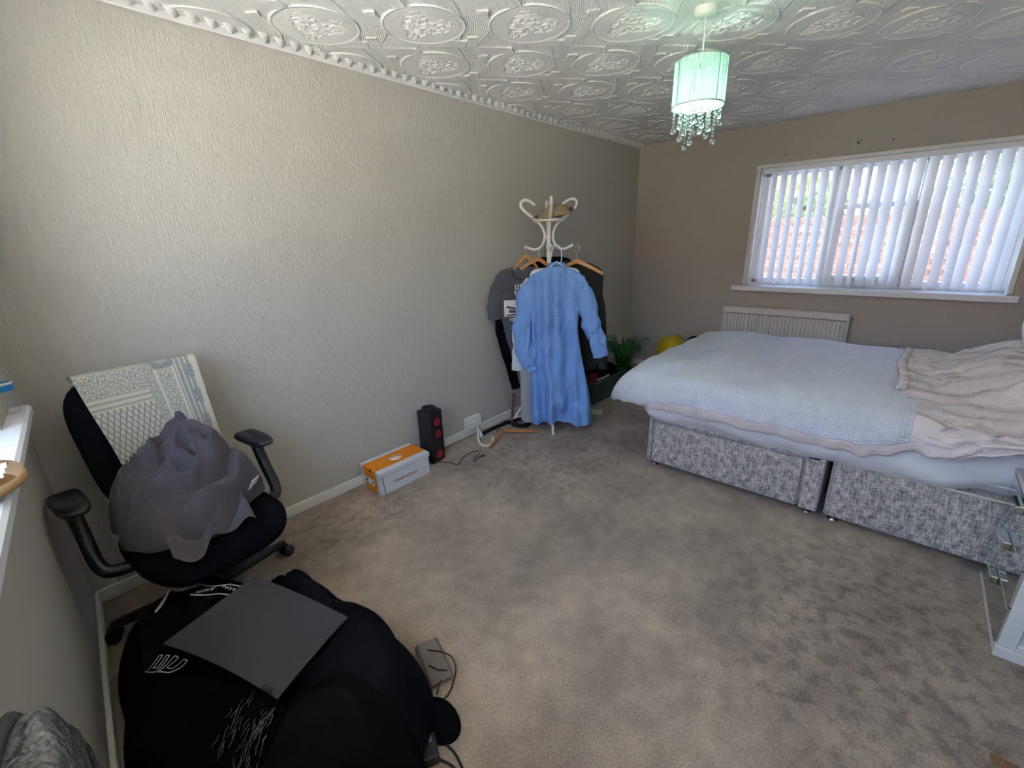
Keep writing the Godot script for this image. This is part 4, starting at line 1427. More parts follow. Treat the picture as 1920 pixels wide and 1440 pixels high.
func floor_things():
	# shoe box
	var bx := thing("shoe_box", "white and orange shoe box on the carpet against the left wall", "box", Vector3(0.132, 0, 3.456))
	var wc := mat(c8(214, 214, 216), 0.7)
	var oc := mat(c8(226, 132, 12), 0.65)
	put("tray", span(Vector3(-0.108, 0.0, -0.186), Vector3(0.108, 0.135, 0.188), 0.002), wc, bx)
	put("lid", span(Vector3(-0.113, 0.128, -0.191), Vector3(0.113, 0.158, 0.193), 0.002), wc, bx)
	put("orange_band", span(Vector3(-0.075, 0.128, -0.1916), Vector3(0.070, 0.1592, 0.1938), 0.001), oc, bx, "orange printed band over the lid")
	put("end_band", span(Vector3(-0.075, 0.002, 0.150), Vector3(0.070, 0.128, 0.1892), 0.001), oc, bx, "orange printed end")
	var lg := sm()
	lathe(lg, [Vector2(0.0, 0.1602), Vector2(0.042, 0.1602), Vector2(0.042, 0.159)], 28, Vector3(0.0, 0, 0.0))
	var logo := put("logo_disc", lg, mat(c8(240, 232, 220), 0.7), bx, "white round tree emblem")
	var tw := fl()
	cbox(tw, Vector3(0.022, 0.1608, 0.0), Vector3(0.040, 0.001, 0.004), 0.0003)
	for a in [[-0.012, 0.016, 0.7], [-0.012, -0.016, -0.7], [-0.02, 0.0, 0.0], [0.0, 0.02, 1.1], [0.0, -0.02, -1.1], [-0.026, 0.012, 0.4], [-0.026, -0.012, -0.4]]:
		cbox(tw, Vector3(a[0], 0.1608, a[1]), Vector3(0.016, 0.001, 0.009), 0.0003, Basis(Vector3.UP, a[2]))
	for a in [[0.030, 0.014, 0.6], [0.030, -0.014, -0.6], [0.034, 0.024, 0.9], [0.034, -0.024, -0.9]]:
		cbox(tw, Vector3(a[0], 0.1608, a[1]), Vector3(0.014, 0.001, 0.003), 0.0003, Basis(Vector3.UP, a[2]))
	put("tree", tw, oc, logo)
	var wd := put("lettering", text_mesh("Timberland", 0.030, 0.001, true, true), mat(c8(176, 108, 60), 0.7), bx, "orange-brown lettering")
	wd.position = Vector3(0.1085, 0.062, 0.005)
	wd.rotation.y = PI / 2
	put("finger_hole", box(Vector3(0.012, 0.146, 0.1936), Vector3(0.026, 0.020, 0.001), 0.0004), M.dark, bx)
	put("end_label", box(Vector3(-0.02, 0.066, 0.1895), Vector3(0.120, 0.040, 0.001), 0.0004), mat(c8(232, 230, 224), 0.7), bx, "white size label")
	var bc := fl()
	for q in 9:
		cbox(bc, Vector3(-0.062 + q * 0.004, 0.066, 0.1902), Vector3(0.0016 + 0.001 * (q % 3), 0.026, 0.0006), 0.0002)
	cbox(bc, Vector3(0.020, 0.066, 0.1902), Vector3(0.014, 0.022, 0.0006), 0.0002)
	put("barcode", bc, mat(c8(56, 66, 58), 0.8), bx)
	put("corner_fold", box(Vector3(0.1092, 0.064, 0.166), Vector3(0.001, 0.125, 0.004), 0.0003, Basis(Vector3.RIGHT, 0.10)), M.dark, bx)
	# speaker
	var sp := thing("speaker", "black tower loudspeaker with red cones beside the shoe box", "speaker", Vector3(0.102, 0, 3.13), PI / 2 + 0.14)
	put("cabinet", span(Vector3(-0.06, 0.0, -0.062), Vector3(0.06, 0.385, 0.06), 0.005), M.blackplastic, sp)
	put("front_grille", span(Vector3(-0.056, 0.006, 0.060), Vector3(0.056, 0.379, 0.064), 0.002), M.dark, sp)
	var conem := mat(c8(160, 26, 38), 0.5)
	for y in [0.305, 0.215, 0.06]:
		var c := sm()
		lathe(c, [Vector2(0.030, 0.004), Vector2(0.028, 0.006), Vector2(0.024, 0.003), Vector2(0.008, 0.0005), Vector2(0.0, 0.0005)], 22, Vector3(0, y, 0.0635), Basis(Vector3.RIGHT, PI / 2))
		put("cone", c, conem, sp, "red speaker cone")
		var d := sm()
		ball(d, Vector3(0, y, 0.064), 0.009, 10)
		put("dust_cap", d, mat(c8(120, 16, 28), 0.5), sp)
	put("seam", span(Vector3(-0.061, 0.118, -0.063), Vector3(0.061, 0.120, 0.0655), 0.0005), mat(c8(54, 55, 58), 0.5), sp)
	var hd := sm()
	var hp := []
	for k in 25:
		var a = TAU * k / 24
		hp.append(Vector3(0.042 * cos(a), 0.396, -0.002 + 0.045 * sin(a)))
	tube(hd, hp, 0.008, 8, false)
	put("carry_ring", hd, M.blackplastic, sp)
	var ub := thing("usb_cable", "thin black cable with a plug curling on the carpet by the speaker", "cable", Vector3(0.25, 0.0, 3.0))
	var P := [[0.172, 3.135], [0.205, 3.115], [0.251, 3.093], [0.305, 3.082], [0.272, 3.012], [0.242, 2.918], [0.263, 2.845], [0.312, 2.885], [0.329, 2.949], [0.365, 2.975], [0.345, 2.925], [0.345, 2.89]]
	var lo := []
	for q in P:
		lo.append([q[0] - 0.25, q[1] - 3.0])
	put("lead", flat_wire(lo, 0.004, 0.0028), M.dark, ub)
	put("plug", box(Vector3(0.102, 0.006, -0.118), Vector3(0.012, 0.009, 0.032), 0.003, Basis(Vector3.UP, -0.5)), M.dark, ub)
	# sockets
	var so := thing("wall_socket", "white double wall socket above the skirting board", "socket", Vector3(0.0, 0.066, 2.655))
	put("back_box", span(Vector3(0.0, 0.0, -0.078), Vector3(0.030, 0.092, 0.078), 0.004), M.white, so)
	put("face_plate", span(Vector3(0.030, -0.001, -0.080), Vector3(0.036, 0.093, 0.080), 0.003), M.white, so)
	for s in [-1, 1]:
		put("switch", box(Vector3(0.038, 0.070, s * 0.018), Vector3(0.006, 0.020, 0.011), 0.002), M.white, so)
		var h := fl()
		cbox(h, Vector3(0.0362, 0.058, s * 0.046), Vector3(0.001, 0.011, 0.004), 0.0003)
		for q in [-1, 1]:
			cbox(h, Vector3(0.0362, 0.034, s * 0.046 + q * 0.011), Vector3(0.001, 0.004, 0.008), 0.0003)
		put("pin_holes", h, mat(c8(70, 68, 66), 0.6), so)
	# hanger on the floor
	var hg := thing("floor_hanger", "orange-brown wooden hanger lying on the carpet near the coat stand", "hanger", Vector3(0.19, 0.0, 2.49))
	var hs := sm()
	tube(hs, curve([Vector3(0.118, 0.012, 0.262), Vector3(0.05, 0.014, 0.12), Vector3(0.008, 0.015, 0.01), Vector3(0.015, 0.015, -0.018), Vector3(0.10, 0.014, -0.085), Vector3(0.223, 0.012, -0.178)], 6), 0.0115, 10)
	put("yoke", hs, M.orangewood, hg)
	put("hook", wire([Vector3(0.0, 0.015, 0.0), Vector3(-0.03, 0.015, -0.02), Vector3(-0.055, 0.015, -0.015), Vector3(-0.06, 0.012, 0.012), Vector3(-0.04, 0.008, 0.025)], 0.002, 6, 5), M.dark, hg)
	var sh := thing("leaning_hanger", "dark wooden hanger leaning upright on the left wall behind the belt", "hanger", Vector3(0.035, 0.0, 2.19))
	put("yoke", wire([Vector3(0.0, 0.005, 0.015), Vector3(-0.004, 0.10, -0.005), Vector3(-0.012, 0.185, -0.03), Vector3(-0.016, 0.205, -0.05)], 0.010, 10, 5), mat(c8(132, 82, 48), 0.5), sh)
	# belt
	var be := thing("belt", "black leather belt, half coiled on the carpet by the coat stand", "belt", Vector3(0.19, 0.0, 2.26))
	var bs := fl()
	var bp := []
	for k in 70:
		var a = -TAU * 2.2 * k / 69.0 + 2.6
		var r = 0.092 - 0.00045 * k
		bp.append(Vector3(r * cos(a), 0.0, r * sin(a) * 0.92))
	var tail := curve([Vector3(-0.088, 0, 0.40), Vector3(-0.098, 0, 0.27), Vector3(-0.092, 0, 0.14), bp[0]], 6)
	for k in tail.size() - 1:
		var a = tail[k]
		var b = tail[k + 1]
		cbox(bs, (a + b) / 2 + Vector3(0, 0.017, 0), Vector3(0.004, 0.034, a.distance_to(b) + 0.002), 0.001, Basis.looking_at(b - a))
	for k in bp.size() - 1:
		cbox(bs, (bp[k] + bp[k + 1]) / 2 + Vector3(0, 0.017, 0), Vector3(0.004, 0.034, bp[k].distance_to(bp[k + 1]) + 0.002), 0.001, Basis.looking_at(bp[k + 1] - bp[k]))
	put("strap", bs, mat(c8(22, 21, 21), 0.5), be)
	put("buckle", box(Vector3(-0.096, 0.018, 0.10), Vector3(0.010, 0.040, 0.045), 0.004, Basis(Vector3.UP, 0.1)), M.dark, be)
	# broken bentwood hook
	var wh := thing("loose_hook", "loose white bentwood hook lying below the wall socket", "hook", Vector3(0.16, 0.0, 2.68))
	put("rod", wire([Vector3(-0.135, 0.055, -0.07), Vector3(-0.09, 0.035, -0.03), Vector3(-0.02, 0.013, 0.035), Vector3(0.04, 0.011, 0.075), Vector3(0.10, 0.011, 0.085), Vector3(0.118, 0.012, 0.045), Vector3(0.098, 0.016, -0.005), Vector3(0.05, 0.02, -0.05)], 0.009, 10, 6), M.white, wh)
	put("paddle", wire([Vector3(-0.12, 0.04, -0.055), Vector3(-0.06, 0.03, -0.03), Vector3(-0.02, 0.02, 0.0)], 0.012, 8, 4), M.white, wh)

func corner_things():
	# storage crate with oddments behind the coat stand
	var cr := thing("storage_crate", "dark green-grey plastic crate on the floor behind the coat stand", "crate", Vector3(0.28, 0, 1.22))
	var cm := mat(c8(66, 78, 72), 0.35)
	var st := fl()
	for b in [[-0.17, 0.17, -0.29, -0.282], [-0.17, 0.17, 0.282, 0.29], [-0.17, -0.162, -0.282, 0.282], [0.162, 0.17, -0.282, 0.282]]:
		cbox(st, Vector3((b[0] + b[1]) / 2, 0.105, (b[2] + b[3]) / 2), Vector3(b[1] - b[0], 0.19, b[3] - b[2]), 0.003)
	cbox(st, Vector3(0, 0.008, 0), Vector3(0.33, 0.014, 0.57), 0.003)
	put("tub", st, cm, cr)
	var rm := fl()
	for b in [[-0.18, 0.18, -0.30, -0.275], [-0.18, 0.18, 0.275, 0.30], [-0.18, -0.155, -0.28, 0.28], [0.155, 0.18, -0.28, 0.28]]:
		cbox(rm, Vector3((b[0] + b[1]) / 2, 0.205, (b[2] + b[3]) / 2), Vector3(b[1] - b[0], 0.014, b[3] - b[2]), 0.004)
	put("rim", rm, cm, cr)
	for q in [-0.16, 0.0, 0.16]:
		put("rib", box(Vector3(0.173, 0.10, q), Vector3(0.008, 0.17, 0.014), 0.002), cm, cr)
	# boots and boxes in the crate
	var bt := thing("boot", "dark red leather boot standing in the crate", "boot", Vector3(0.36, 0.016, 1.43))
	var bs := sm()
	lathe(bs, [Vector2(0.0, 0.0), Vector2(0.052, 0.0), Vector2(0.055, 0.03), Vector2(0.05, 0.14), Vector2(0.055, 0.30), Vector2(0.058, 0.38), Vector2(0.05, 0.385), Vector2(0.045, 0.30), Vector2(0.0, 0.28)], 20)
	put("shaft", bs, mat(c8(112, 28, 24), 0.55), bt)
	put("toe", wire([Vector3(0, 0.04, 0), Vector3(0.02, 0.042, -0.08), Vector3(0.03, 0.034, -0.15)], [0.045, 0.045, 0.044, 0.043, 0.042, 0.041, 0.040, 0.038, 0.036, 0.033, 0.028, 0.02, 0.01], 12, 6), mat(c8(60, 22, 20), 0.5), bt)
	var tn := thing("trainer", "black and white trainer lying on top in the crate", "shoe", Vector3(0.30, 0.15, 1.17))
	var ts := sm()
	grid(ts, 24, 12, func(u, v):
		var a = v * TAU
		var w = 0.045 * pow(maxf(0.0, sin(PI * clampf(u * 0.94 + 0.03, 0, 1))), 0.5)
		return Vector3(w * cos(a), 0.05 + (0.05 - 0.025 * u) * sin(a) * (1.0 if sin(a) < 0 else 1.2 - 0.6 * u), lerpf(-0.14, 0.14, u)))
	put("upper", ts, M.blackcloth2, tn)
	put("sole", box(Vector3(0, 0.012, 0), Vector3(0.088, 0.022, 0.28), 0.010), mat(c8(206, 204, 198), 0.6), tn, "white sole")
	var pb := thing("black_pouch", "black fabric pouch lying in the crate under the fern", "pouch", Vector3(0.27, 0.1, 1.0))
	var pp := sm()
	grid(pp, 20, 12, func(u, v):
		var a = u * TAU
		var ph = (v - 0.5) * PI
		return Vector3(0.12 * pow(cos(ph), 0.5) * cos(a), 0.085 + 0.085 * sin(ph) + 0.008 * sin(a * 4.0), 0.07 * pow(cos(ph), 0.5) * sin(a)))
	put("pouch", pp, M.blackcloth, pb)
	# card at the corner of the tunic
	var cd := thing("floor_card", "cream card lying on the carpet under the hem of the tunic", "card", Vector3(0.53, 0.0, 1.66))
	put("sheet", box(Vector3(0, 0.005, 0), Vector3(0.15, 0.010, 0.11), 0.002, Basis(Vector3.UP, 0.5)), mat(c8(196, 190, 168), 0.8), cd)
	# artificial fern
	var fe := thing("fern", "feathery green fern in a dark pot behind the crate", "plant", Vector3(0.30, 0.0, 0.70))
	var pt := sm()
	lathe(pt, [Vector2(0.0, 0.0), Vector2(0.07, 0.0), Vector2(0.095, 0.15), Vector2(0.098, 0.16), Vector2(0.085, 0.16), Vector2(0.08, 0.14), Vector2(0.0, 0.14)], 20)
	put("pot", pt, mat(c8(52, 46, 42), 0.6), fe)
	var rng := RandomNumberGenerator.new()
	rng.seed = 33
	var gm := mat(c8(58, 112, 62), 0.7)
	for k in 64:
		var fr := sm()
		var a = rng.randf() * TAU
		var d = Vector3(cos(a), 0, sin(a))
		var ln = rng.randf_range(0.15, 0.30)
		var pts := []
		for q in 7:
			var s = q / 6.0
			pts.append(Vector3(0, 0.14, 0) + d * ln * (0.15 + s * 0.7) + Vector3(0, ln * 1.15 * sin(s * 2.0) , 0))
		tube(fr, pts, 0.0016, 4)
		for q in range(1, 7):
			for w in 8:
				var c = pts[q].lerp(pts[q - 1], w / 8.0)
				for s in [-1, 1]:
					var e = (d.cross(Vector3.UP) * s + d * 0.5 + Vector3(0, rng.randf_range(0.1, 0.6), 0)).normalized() * 0.042 * (1.1 - q / 8.0)
					var wv = (pts[q] - pts[q - 1]).normalized() * 0.0026
					tri(fr, c - wv, c + wv, c + e, Vector3.UP)
		put("frond", fr, gm, fe)
	# yellow and black bag behind the bed
	var bg := thing("duffel_bag", "yellow and black holdall on the floor behind the bed", "bag", Vector3(0.72, 0.0, 0.30))
	var bgs := sm()
	grid(bgs, 28, 20, func(u, v):
		var a = v * TAU
		var e = pow(maxf(0.0, sin(PI * clampf(u, 0.002, 0.998))), 0.25)
		return Vector3(lerpf(-0.21, 0.08, u), 0.235 + 0.235 * e * signf(sin(a)) * pow(absf(sin(a)), 0.7) + 0.012 * sin(u * 14.0), 0.16 * e * signf(cos(a)) * pow(absf(cos(a)), 0.7)))
	put("body", bgs, bump(mat(c8(206, 176, 20), 0.6), noise_tex(0.03, 4, 3, 128), 1.5, Vector3(4, 4, 4), false), bg)
	var eb := sm()
	grid(eb, 14, 20, func(u, v):
		var a = v * TAU
		var e = pow(maxf(0.0, sin(PI * clampf(u, 0.002, 0.998))), 0.3)
		return Vector3(lerpf(0.05, 0.24, u), 0.245 + 0.243 * e * signf(sin(a)) * pow(absf(sin(a)), 0.7), 0.165 * e * signf(cos(a)) * pow(absf(cos(a)), 0.7)))
	put("end_pocket", eb, M.blackcloth2, bg, "black end pocket")

# ------------------------------------------------------------------ heap of black clothes
var BL := []
var pn1 := noise(2.6, 91, 2)
var pn2 := noise(8.0, 92, 2)

func blob_y(b, x, z) -> float:
	var q = Vector2(x - b.x, z - b.z).rotated(b.rot)
	var a = atan2(q.y / b.rz, q.x / b.rx)
	var R = 1.0 + 0.05 * sin(a * 2.0 + b.ph) + 0.04 * sin(a * 5.0 + b.ph * 2.0) + 0.02 * sin(a * 9.0 + b.ph)
	var r = Vector2(q.x / b.rx, q.y / b.rz).length() / R
	if r >= 1.0:
		return 0.0
	var dome = pow(1.0 - pow(r, b.p), 0.55)
	var wx = q.x + 0.10 * pn1.get_noise_2d(x, z)
	var wz = q.y + 0.10 * pn1.get_noise_2d(x + 4.0, z)
	var f = 1.0 - absf(sin(b.k * (wx * b.dx + wz * (1.0 - b.dx)) + b.ph))
	var f2 = pn2.get_noise_2d(x + b.ph, z)
	return b.h * dome + dome * (b.amp * (f * f - 0.4) + 0.010 * f2) * ss(1.0, 0.7, r)

func pile_y(x, z) -> float:
	var y := 0.0
	for b in BL:
		y = maxf(y, blob_y(b, x, z))
	return y

func blob_mesh(b, o: Vector3) -> SurfaceTool:
	var st := sm()
	grid(st, 96, 44, func(u, v):
		var a = u * TAU
		var R = 1.0 + 0.05 * sin(a * 2.0 + b.ph) + 0.04 * sin(a * 5.0 + b.ph * 2.0) + 0.02 * sin(a * 9.0 + b.ph)
		var r = pow(v, 0.8)
		var q = Vector2(b.rx * cos(a), b.rz * sin(a)) * R * r
		q = q.rotated(-b.rot)
		var x = b.x + q.x
		var z = b.z + q.y
		return Vector3(x, blob_y(b, x, z) + 0.002, z) - o)
	return st

func clothes_pile():
	var info := [
		["hoodie", "black hoodie with white printed tape, on the chair side of the clothes heap", "hoodie", {"x": 0.98, "z": 4.705, "rx": 0.53, "rz": 0.285, "rot": 0.10, "h": 0.37, "p": 2.6, "k": 22.0, "dx": 0.15, "amp": 0.034, "ph": 0.7}, M.blackcloth],
		["jacket", "black padded jacket forming the rounded carpet side of the clothes heap", "jacket", {"x": 1.27, "z": 4.52, "rx": 0.36, "rz": 0.30, "rot": 0.25, "h": 0.395, "p": 2.6, "k": 17.0, "dx": 0.8, "amp": 0.030, "ph": 1.9}, M.blackcloth2],
		["fleece", "black fleece lying over the lowest corner of the clothes heap", "fleece", {"x": 1.47, "z": 4.58, "rx": 0.24, "rz": 0.24, "rot": -0.3, "h": 0.36, "p": 2.4, "k": 20.0, "dx": 0.5, "amp": 0.028, "ph": 3.1}, M.blackfleece],
		["sweatshirt", "black sweatshirt sleeve bunched at the edge of the heap below the chair", "sweatshirt", {"x": 0.86, "z": 4.40, "rx": 0.20, "rz": 0.115, "rot": 0.5, "h": 0.25, "p": 2.2, "k": 36.0, "dx": 0.7, "amp": 0.05, "ph": 0.2}, M.blackcloth2],
	]
	for e in info:
		BL.append(e[3])
	for e in info:
		var b = e[3]
		var t := thing(e[0], e[1], e[2], Vector3(b.x, 0, b.z))
		put("cloth", blob_mesh(b, t.position), e[4], t)
		if e[0] == "hoodie":
			hoodie_print(t)
		if e[0] == "sweatshirt":
			put("white_trim", surf_strip([Vector2(0.90, 4.445), Vector2(0.925, 4.425)], 0.022, 0.006, t.position), mat(c8(210, 208, 202), 0.8), t, "white trim")
	# striped knit on the near side
	var sk := thing("striped_scarf", "black and white fringed knit lying low on the clothes heap", "scarf", Vector3(1.36, 0.0, 4.76))
	var kn := sm()
	var kf = func(u, v):
		var x = 1.27 + 0.17 * u + 0.05 * v
		var z = 4.70 + 0.15 * v - 0.05 * u
		return Vector3(x, pile_y(x, z) + 0.012 + 0.02 * sin(PI * u) * sin(PI * minf(1.0, v * 1.2)), z) - sk.position
	grid(kn, 20, 20, kf)
	put("knit", kn, M.blackcloth, sk)
	var stp := sm()
	var rng := RandomNumberGenerator.new()
	rng.seed = 5
	for q in 60:
		var u = rng.randf_range(0.02, 0.95)
		var v = rng.randf_range(0.0, 0.7)
		var l = rng.randf_range(0.06, 0.22)
		var pts := []
		for k in 4:
			pts.append(kf.call(clampf(u + 0.02 * sin(k * 1.3 + q), 0, 1), minf(1.0, v + l * k / 3.0)) + Vector3(0, 0.003, 0))
		tube(stp, pts, 0.0010, 4)
	put("white_threads", stp, mat(c8(112, 110, 104), 0.9), sk, "white threads")
	# dark grey card on top
	var card := thing("card_sheet", "dark grey card sheet lying on top of the black clothes heap", "card", Vector3(1.21, 0.42, 4.62))
	var C := [Vector3(0.965, 0.418, 4.549), Vector3(1.375, 0.42, 4.43), Vector3(1.452, 0.417, 4.668), Vector3(1.05, 0.416, 4.818)]
	var top := sm()
	for s in 2:
		grid(top, 16, 12, func(u, v):
			var p = C[0].lerp(C[1], u).lerp(C[3].lerp(C[2], u), v)
			p.y += 0.016 * sin(PI * u) * (0.6 + 0.4 * v) - 0.018 * pow(u, 3.0) * pow(v, 2.0) + 0.012 - (0.0022 if s == 1 else 0.0)
			return p - card.position)
	put("sheet", top, mat(c8(44, 43, 44), 0.8), card)
	var tabm := box(Vector3(0.215, 0.014, 0.058), Vector3(0.030, 0.003, 0.014), 0.001, Basis(Vector3.UP, 0.35))
	put("tape_tab", tabm, M.dark, card)
	# charger, power pack and leads at the edge of the heap
	var ad := thing("power_pack", "taupe flat power pack half under the clothes heap", "power pack", Vector3(1.385, 0.0, 4.15))
	put("case", box(Vector3(0, 0.016, 0.01), Vector3(0.185, 0.030, 0.09), 0.010, Basis(Vector3.UP, -0.35)), mat(c8(112, 104, 94), 0.6), ad)
	var sl := thing("slipper", "black rounded slipper toe at the edge of the clothes heap", "slipper", Vector3(1.56, 0.0, 4.28))
	var ss_ := sm()
	grid(ss_, 24, 12, func(u, v):
		var a = u * TAU
		var r = sin(v * PI / 2)
		return Vector3(0.085 * r * cos(a), 0.065 * pow(maxf(0.0, 1.0 - r * r), 0.6) + 0.001, 0.06 * r * sin(a)))
	put("toe", ss_, M.blackcloth, sl)
	var ca := thing("charging_lead", "thin black lead looping over the taupe power pack", "cable", Vector3(1.44, 0.0, 4.16))
	var o := ca.position
	var P := []
	for q in [[1.345, 0.036, 4.155], [1.385, 0.036, 4.13], [1.43, 0.030, 4.112], [1.468, 0.012, 4.125], [1.497, 0.004, 4.165], [1.515, 0.004, 4.20], [1.525, 0.02, 4.23]]:
		P.append(Vector3(q[0], q[1], q[2]) - o)
	put("lead", wire(P, 0.0026, 6, 6), M.dark, ca)
	P = []
	for q in [[1.40, 0.036, 4.19], [1.44, 0.036, 4.18], [1.462, 0.03, 4.16], [1.47, 0.02, 4.20], [1.49, 0.01, 4.23]]:
		P.append(Vector3(q[0], q[1], q[2]) - o)
	put("loop", wire(P, 0.0026, 6, 6), M.dark, ca)
	var cg := thing("charger", "small black charger brick with a pale label beside the slipper", "charger", Vector3(1.615, 0.0, 4.36))
	put("brick", box(Vector3(0, 0.022, 0), Vector3(0.075, 0.042, 0.05), 0.006, Basis(Vector3.UP, -0.5)), M.blackplastic, cg)
	put("label", box(Vector3(-0.015, 0.0435, -0.008), Vector3(0.020, 0.001, 0.022), 0.0003, Basis(Vector3.UP, -0.5)), mat(c8(120, 126, 140), 0.6), cg, "pale rating label")
	for e in [[[1.585, 0.02, 4.29], [1.628, 0.005, 4.308], [1.676, 0.005, 4.31], [1.73, 0.005, 4.325]], [[1.63, 0.015, 4.365], [1.66, 0.006, 4.348], [1.70, 0.005, 4.337], [1.76, 0.005, 4.345]]]:
		var pw := []
		for q in e:
			pw.append(Vector3(q[0], q[1], q[2]) - cg.position)
		put("lead", wire(pw, 0.004, 8, 6), M.dark, cg)
	# plastic-wrapped bundle by the window wall
	var pm := mat(c8(134, 132, 132), 0.28)
	pm.clearcoat_enabled = true
	pm.clearcoat = 1.0
	pm.clearcoat_roughness = 0.08
	bump(pm, noise_tex(0.03, 55, 4, 256), 2.2, Vector3(5, 5, 5), false)
	var wb := thing("wrapped_bundle", "grey bundle in shiny crinkled plastic wrap against the window wall", "bundle", Vector3(1.755, 0.0, 5.005), NEAR_TURN)
	var pn := noise(6.0, 65, 3)
	var ws := sm()
	grid(ws, 48, 40, func(u, v):
		var a = u * TAU
		var ph = (v - 0.5) * PI
		var e = pow(maxf(0.0, cos(ph)), 0.4)
		var x = 0.255 * signf(cos(a)) * pow(absf(cos(a)), 0.6) * e
		var z = 0.042 * signf(sin(a)) * pow(absf(sin(a)), 0.7) * e
		var y = 0.437 + 0.425 * signf(sin(ph)) * pow(absf(sin(ph)), 0.8)
		var n = 1.0 - absf(pn.get_noise_3d(x * 1.4, y * 0.8, z * 2.0))
		var k = 0.012 * (n - 0.7)
		return Vector3(x + k * cos(a), y + k * 0.6, z + k * sin(a) * 1.3))
	put("wrap", ws, pm, wb)
	var stb := sm()
	grid(stb, 40, 6, func(u, v):
		# sewn edge running over the top and down the wall side
		var x = lerpf(-0.235, 0.22, u)
		var y = 0.858 - 0.10 * pow(absf(x) / 0.25, 6.0)
		return Vector3(x, y - 0.012 + 0.016 * sin(PI * v), lerpf(0.016, 0.036, v)))
	put("edge_seam", stb, mat(c8(70, 70, 68), 0.5), wb, "dark sewn edge")

func surf_strip(path, w, lift, o) -> SurfaceTool:
	# a ribbon laid on the heap along a path of (x, z) points
	var P := []
	for q in path:
		P.append(Vector3(q.x, 0, q.y))
	var Q := curve(P, 8)
	var n = Q.size()
	var st := sm()
	grid(st, n - 1, 3, func(u, v):
		var i = int(round(u * (n - 1)))
		var d = (Q[mini(i + 1, n - 1)] - Q[maxi(i - 1, 0)]).normalized()
		var s = Vector3(-d.z, 0, d.x)
		var p = Q[i] + s * (v - 0.5) * w
		return Vector3(p.x, pile_y(Q[i].x, Q[i].z) + lift, p.z) - o)
	return st

func lay_text(st, s, at: Vector2, dir: Vector2, size, lift, o):
	var tm := text_mesh(s, size, 0.001, false, true)
	var d = Vector3(dir.x, 0, dir.y).normalized()
	var c = Vector3(at.x, pile_y(at.x, at.y) + lift, at.y)
	var e = 0.03
	var px = Vector3(at.x + d.x * e, pile_y(at.x + d.x * e, at.y + d.z * e) + lift, at.y + d.z * e)
	var up = Vector3(d.z, 0, -d.x)
	var py = Vector3(at.x + up.x * e, pile_y(at.x + up.x * e, at.y + up.z * e) + lift, at.y + up.z * e)
	var bx = (px - c).normalized()
	var bz = bx.cross((py - c).normalized()).normalized()
	st.append_from(tm, 0, Transform3D(Basis(bx, bz.cross(bx), bz), c - o))

func hoodie_print(t):
	var o = t.position
	var grey := mat(c8(170, 170, 170), 0.85)
	# taped shoulder band
	var path := [Vector2(0.76, 4.685), Vector2(0.81, 4.66), Vector2(0.85, 4.60), Vector2(0.905, 4.545), Vector2(0.95, 4.53)]
	var up := []
	var dn := []
	for q in path:
		up.append(q + Vector2(-0.030, -0.020))
		dn.append(q + Vector2(0.030, 0.020))
	put("tape_line", surf_strip(up, 0.006, 0.012, o), grey, t, "pale tape line")
	put("tape_line", surf_strip(dn, 0.006, 0.012, o), grey, t, "pale tape line")
	var st := SurfaceTool.new()
	st.begin(Mesh.PRIMITIVE_TRIANGLES)
	for e in [["NIKE", Vector2(0.80, 4.665)], ["NIKE", Vector2(0.856, 4.598)], ["NIKE", Vector2(0.912, 4.545)]]:
		lay_text(st, e[0], e[1], Vector2(0.6, -0.62), 0.030, 0.016, o)
	var lt := MeshInstance3D.new()
	lt.name = "tape_lettering"
	lt.mesh = st.commit()
	lt.material_override = grey
	t.add_child(lt, true)
	# second tape along the edge by the chair
	var p2 := [Vector2(0.735, 4.80), Vector2(0.70, 4.755), Vector2(0.695, 4.71), Vector2(0.72, 4.665)]
	put("tape_line", surf_strip(p2, 0.008, 0.012, o), mat(c8(206, 204, 198), 0.85), t, "white tape line")
	var p3 := []
	for q in p2:
		p3.append(q + Vector2(0.022, 0.002))
	put("tape_line", surf_strip(p3, 0.006, 0.012, o), mat(c8(206, 204, 198), 0.85), t, "white tape line")
	# outlined chest letters, half under the card
	var ol := sm()
	for e in [[Vector2(1.005, 4.842), 0.045], [Vector2(1.062, 4.815), 0.05]]:
		var c = e[0]
		var s = e[1]
		var dx = Vector2(0.9, -0.42)
		var dy = Vector2(0.42, 0.9)
		var pts := []
		var U := [[-0.5, -0.5], [-0.5, 0.5], [0.5, 0.5], [0.5, -0.5], [0.2, -0.5], [0.2, 0.2], [-0.2, 0.2], [-0.2, -0.5], [-0.5, -0.5]]
		for i in U.size() - 1:
			for g in 6:
				var qx = lerpf(U[i][0], U[i + 1][0], g / 6.0)
				var qy = lerpf(U[i][1], U[i + 1][1], g / 6.0)
				var w = c + dx * qx * s + dy * qy * s
				pts.append(Vector3(w.x, pile_y(w.x, w.y) + 0.008, w.y) - o)
		tube(ol, pts, 0.0014, 4)
	put("chest_lettering", ol, mat(c8(200, 198, 194), 0.85), t, "white outlined letters")

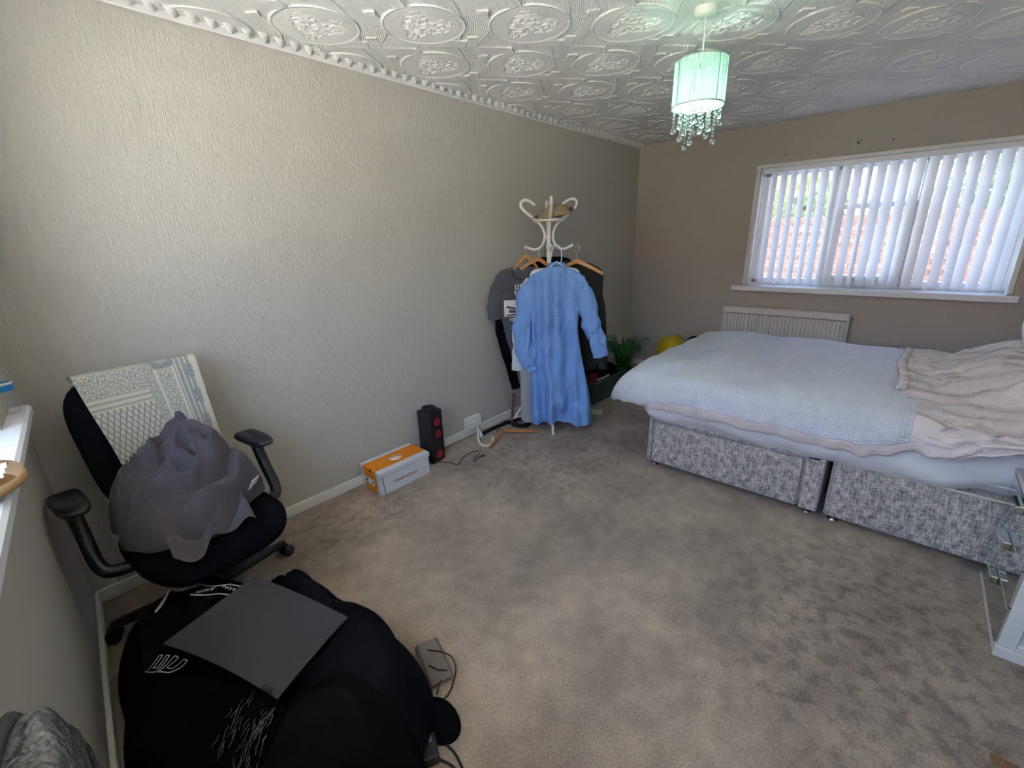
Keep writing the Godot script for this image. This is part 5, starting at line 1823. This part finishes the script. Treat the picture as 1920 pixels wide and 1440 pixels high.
# ------------------------------------------------------------------ things on the near sill
func sill_things():
	var b := thing("water_bottle", "clear plastic water bottle with a blue label on the near window sill", "bottle", Vector3(0.275, 0.986, 4.958))
	var s := sm()
	lathe(s, [Vector2(0.0, 0.004), Vector2(0.026, 0.0), Vector2(0.033, 0.006), Vector2(0.033, 0.03), Vector2(0.0315, 0.036), Vector2(0.033, 0.042), Vector2(0.0315, 0.048), Vector2(0.033, 0.054), Vector2(0.0315, 0.060), Vector2(0.033, 0.066), Vector2(0.032, 0.075), Vector2(0.032, 0.105), Vector2(0.030, 0.125), Vector2(0.020, 0.15), Vector2(0.013, 0.165), Vector2(0.013, 0.185)], 24)
	put("body", s, M.bottle, b)
	var l := sm()
	lathe(l, [Vector2(0.0326, 0.078), Vector2(0.0326, 0.104)], 24)
	put("label", l, mat(c8(40, 140, 214), 0.5), b, "blue label")
	var lw := sm()
	lathe(lw, [Vector2(0.0328, 0.098), Vector2(0.0328, 0.106)], 24)
	put("label_edge", lw, mat(c8(236, 236, 236), 0.5), b, "white label edge")
	var c := sm()
	lathe(c, [Vector2(0.0, 0.206), Vector2(0.015, 0.206), Vector2(0.016, 0.20), Vector2(0.016, 0.184), Vector2(0.013, 0.184)], 18)
	put("cap", c, mat(c8(236, 238, 240), 0.5), b)
	var h := thing("tan_hat", "tan suede hat with a curled brim on the near window sill", "hat", Vector3(1.02, 0.986, 5.0), NEAR_TURN)
	var hs := sm()
	grid(hs, 30, 14, func(u, v):
		var a = lerpf(0.0, TAU, u)
		var curl = v * 2.6
		var r = 0.075 + 0.016 * sin(curl)
		return Vector3(r * 1.15 * cos(a), 0.028 - 0.022 * cos(curl) * (0.6 + 0.5 * ss(0.2, -0.8, cos(a))), r * 0.88 * sin(a) + 0.012))
	put("brim", hs, mat(c8(176, 140, 98), 0.9), h)
	var cr := sm()
	grid(cr, 24, 10, func(u, v):
		var a = u * TAU
		var r = sin(v * PI / 2)
		return Vector3(0.078 * r * cos(a), 0.016 + 0.022 * pow(maxf(0.0, 1.0 - r * r), 0.5), 0.062 * r * sin(a) + 0.012))
	put("crown", cr, mat(c8(168, 132, 92), 0.9), h)
	var pp := thing("receipt", "folded white paper receipt lying in the tan hat", "paper", Vector3(1.03, 1.03, 4.995), NEAR_TURN)
	var ps := sm()
	grid(ps, 12, 4, func(u, v): return Vector3(lerpf(-0.05, 0.05, u), 0.004 + 0.010 * absf(sin(u * 9.0)), lerpf(-0.035, 0.05, v)))
	put("sheet", ps, mat(c8(232, 232, 230), 0.8), pp)
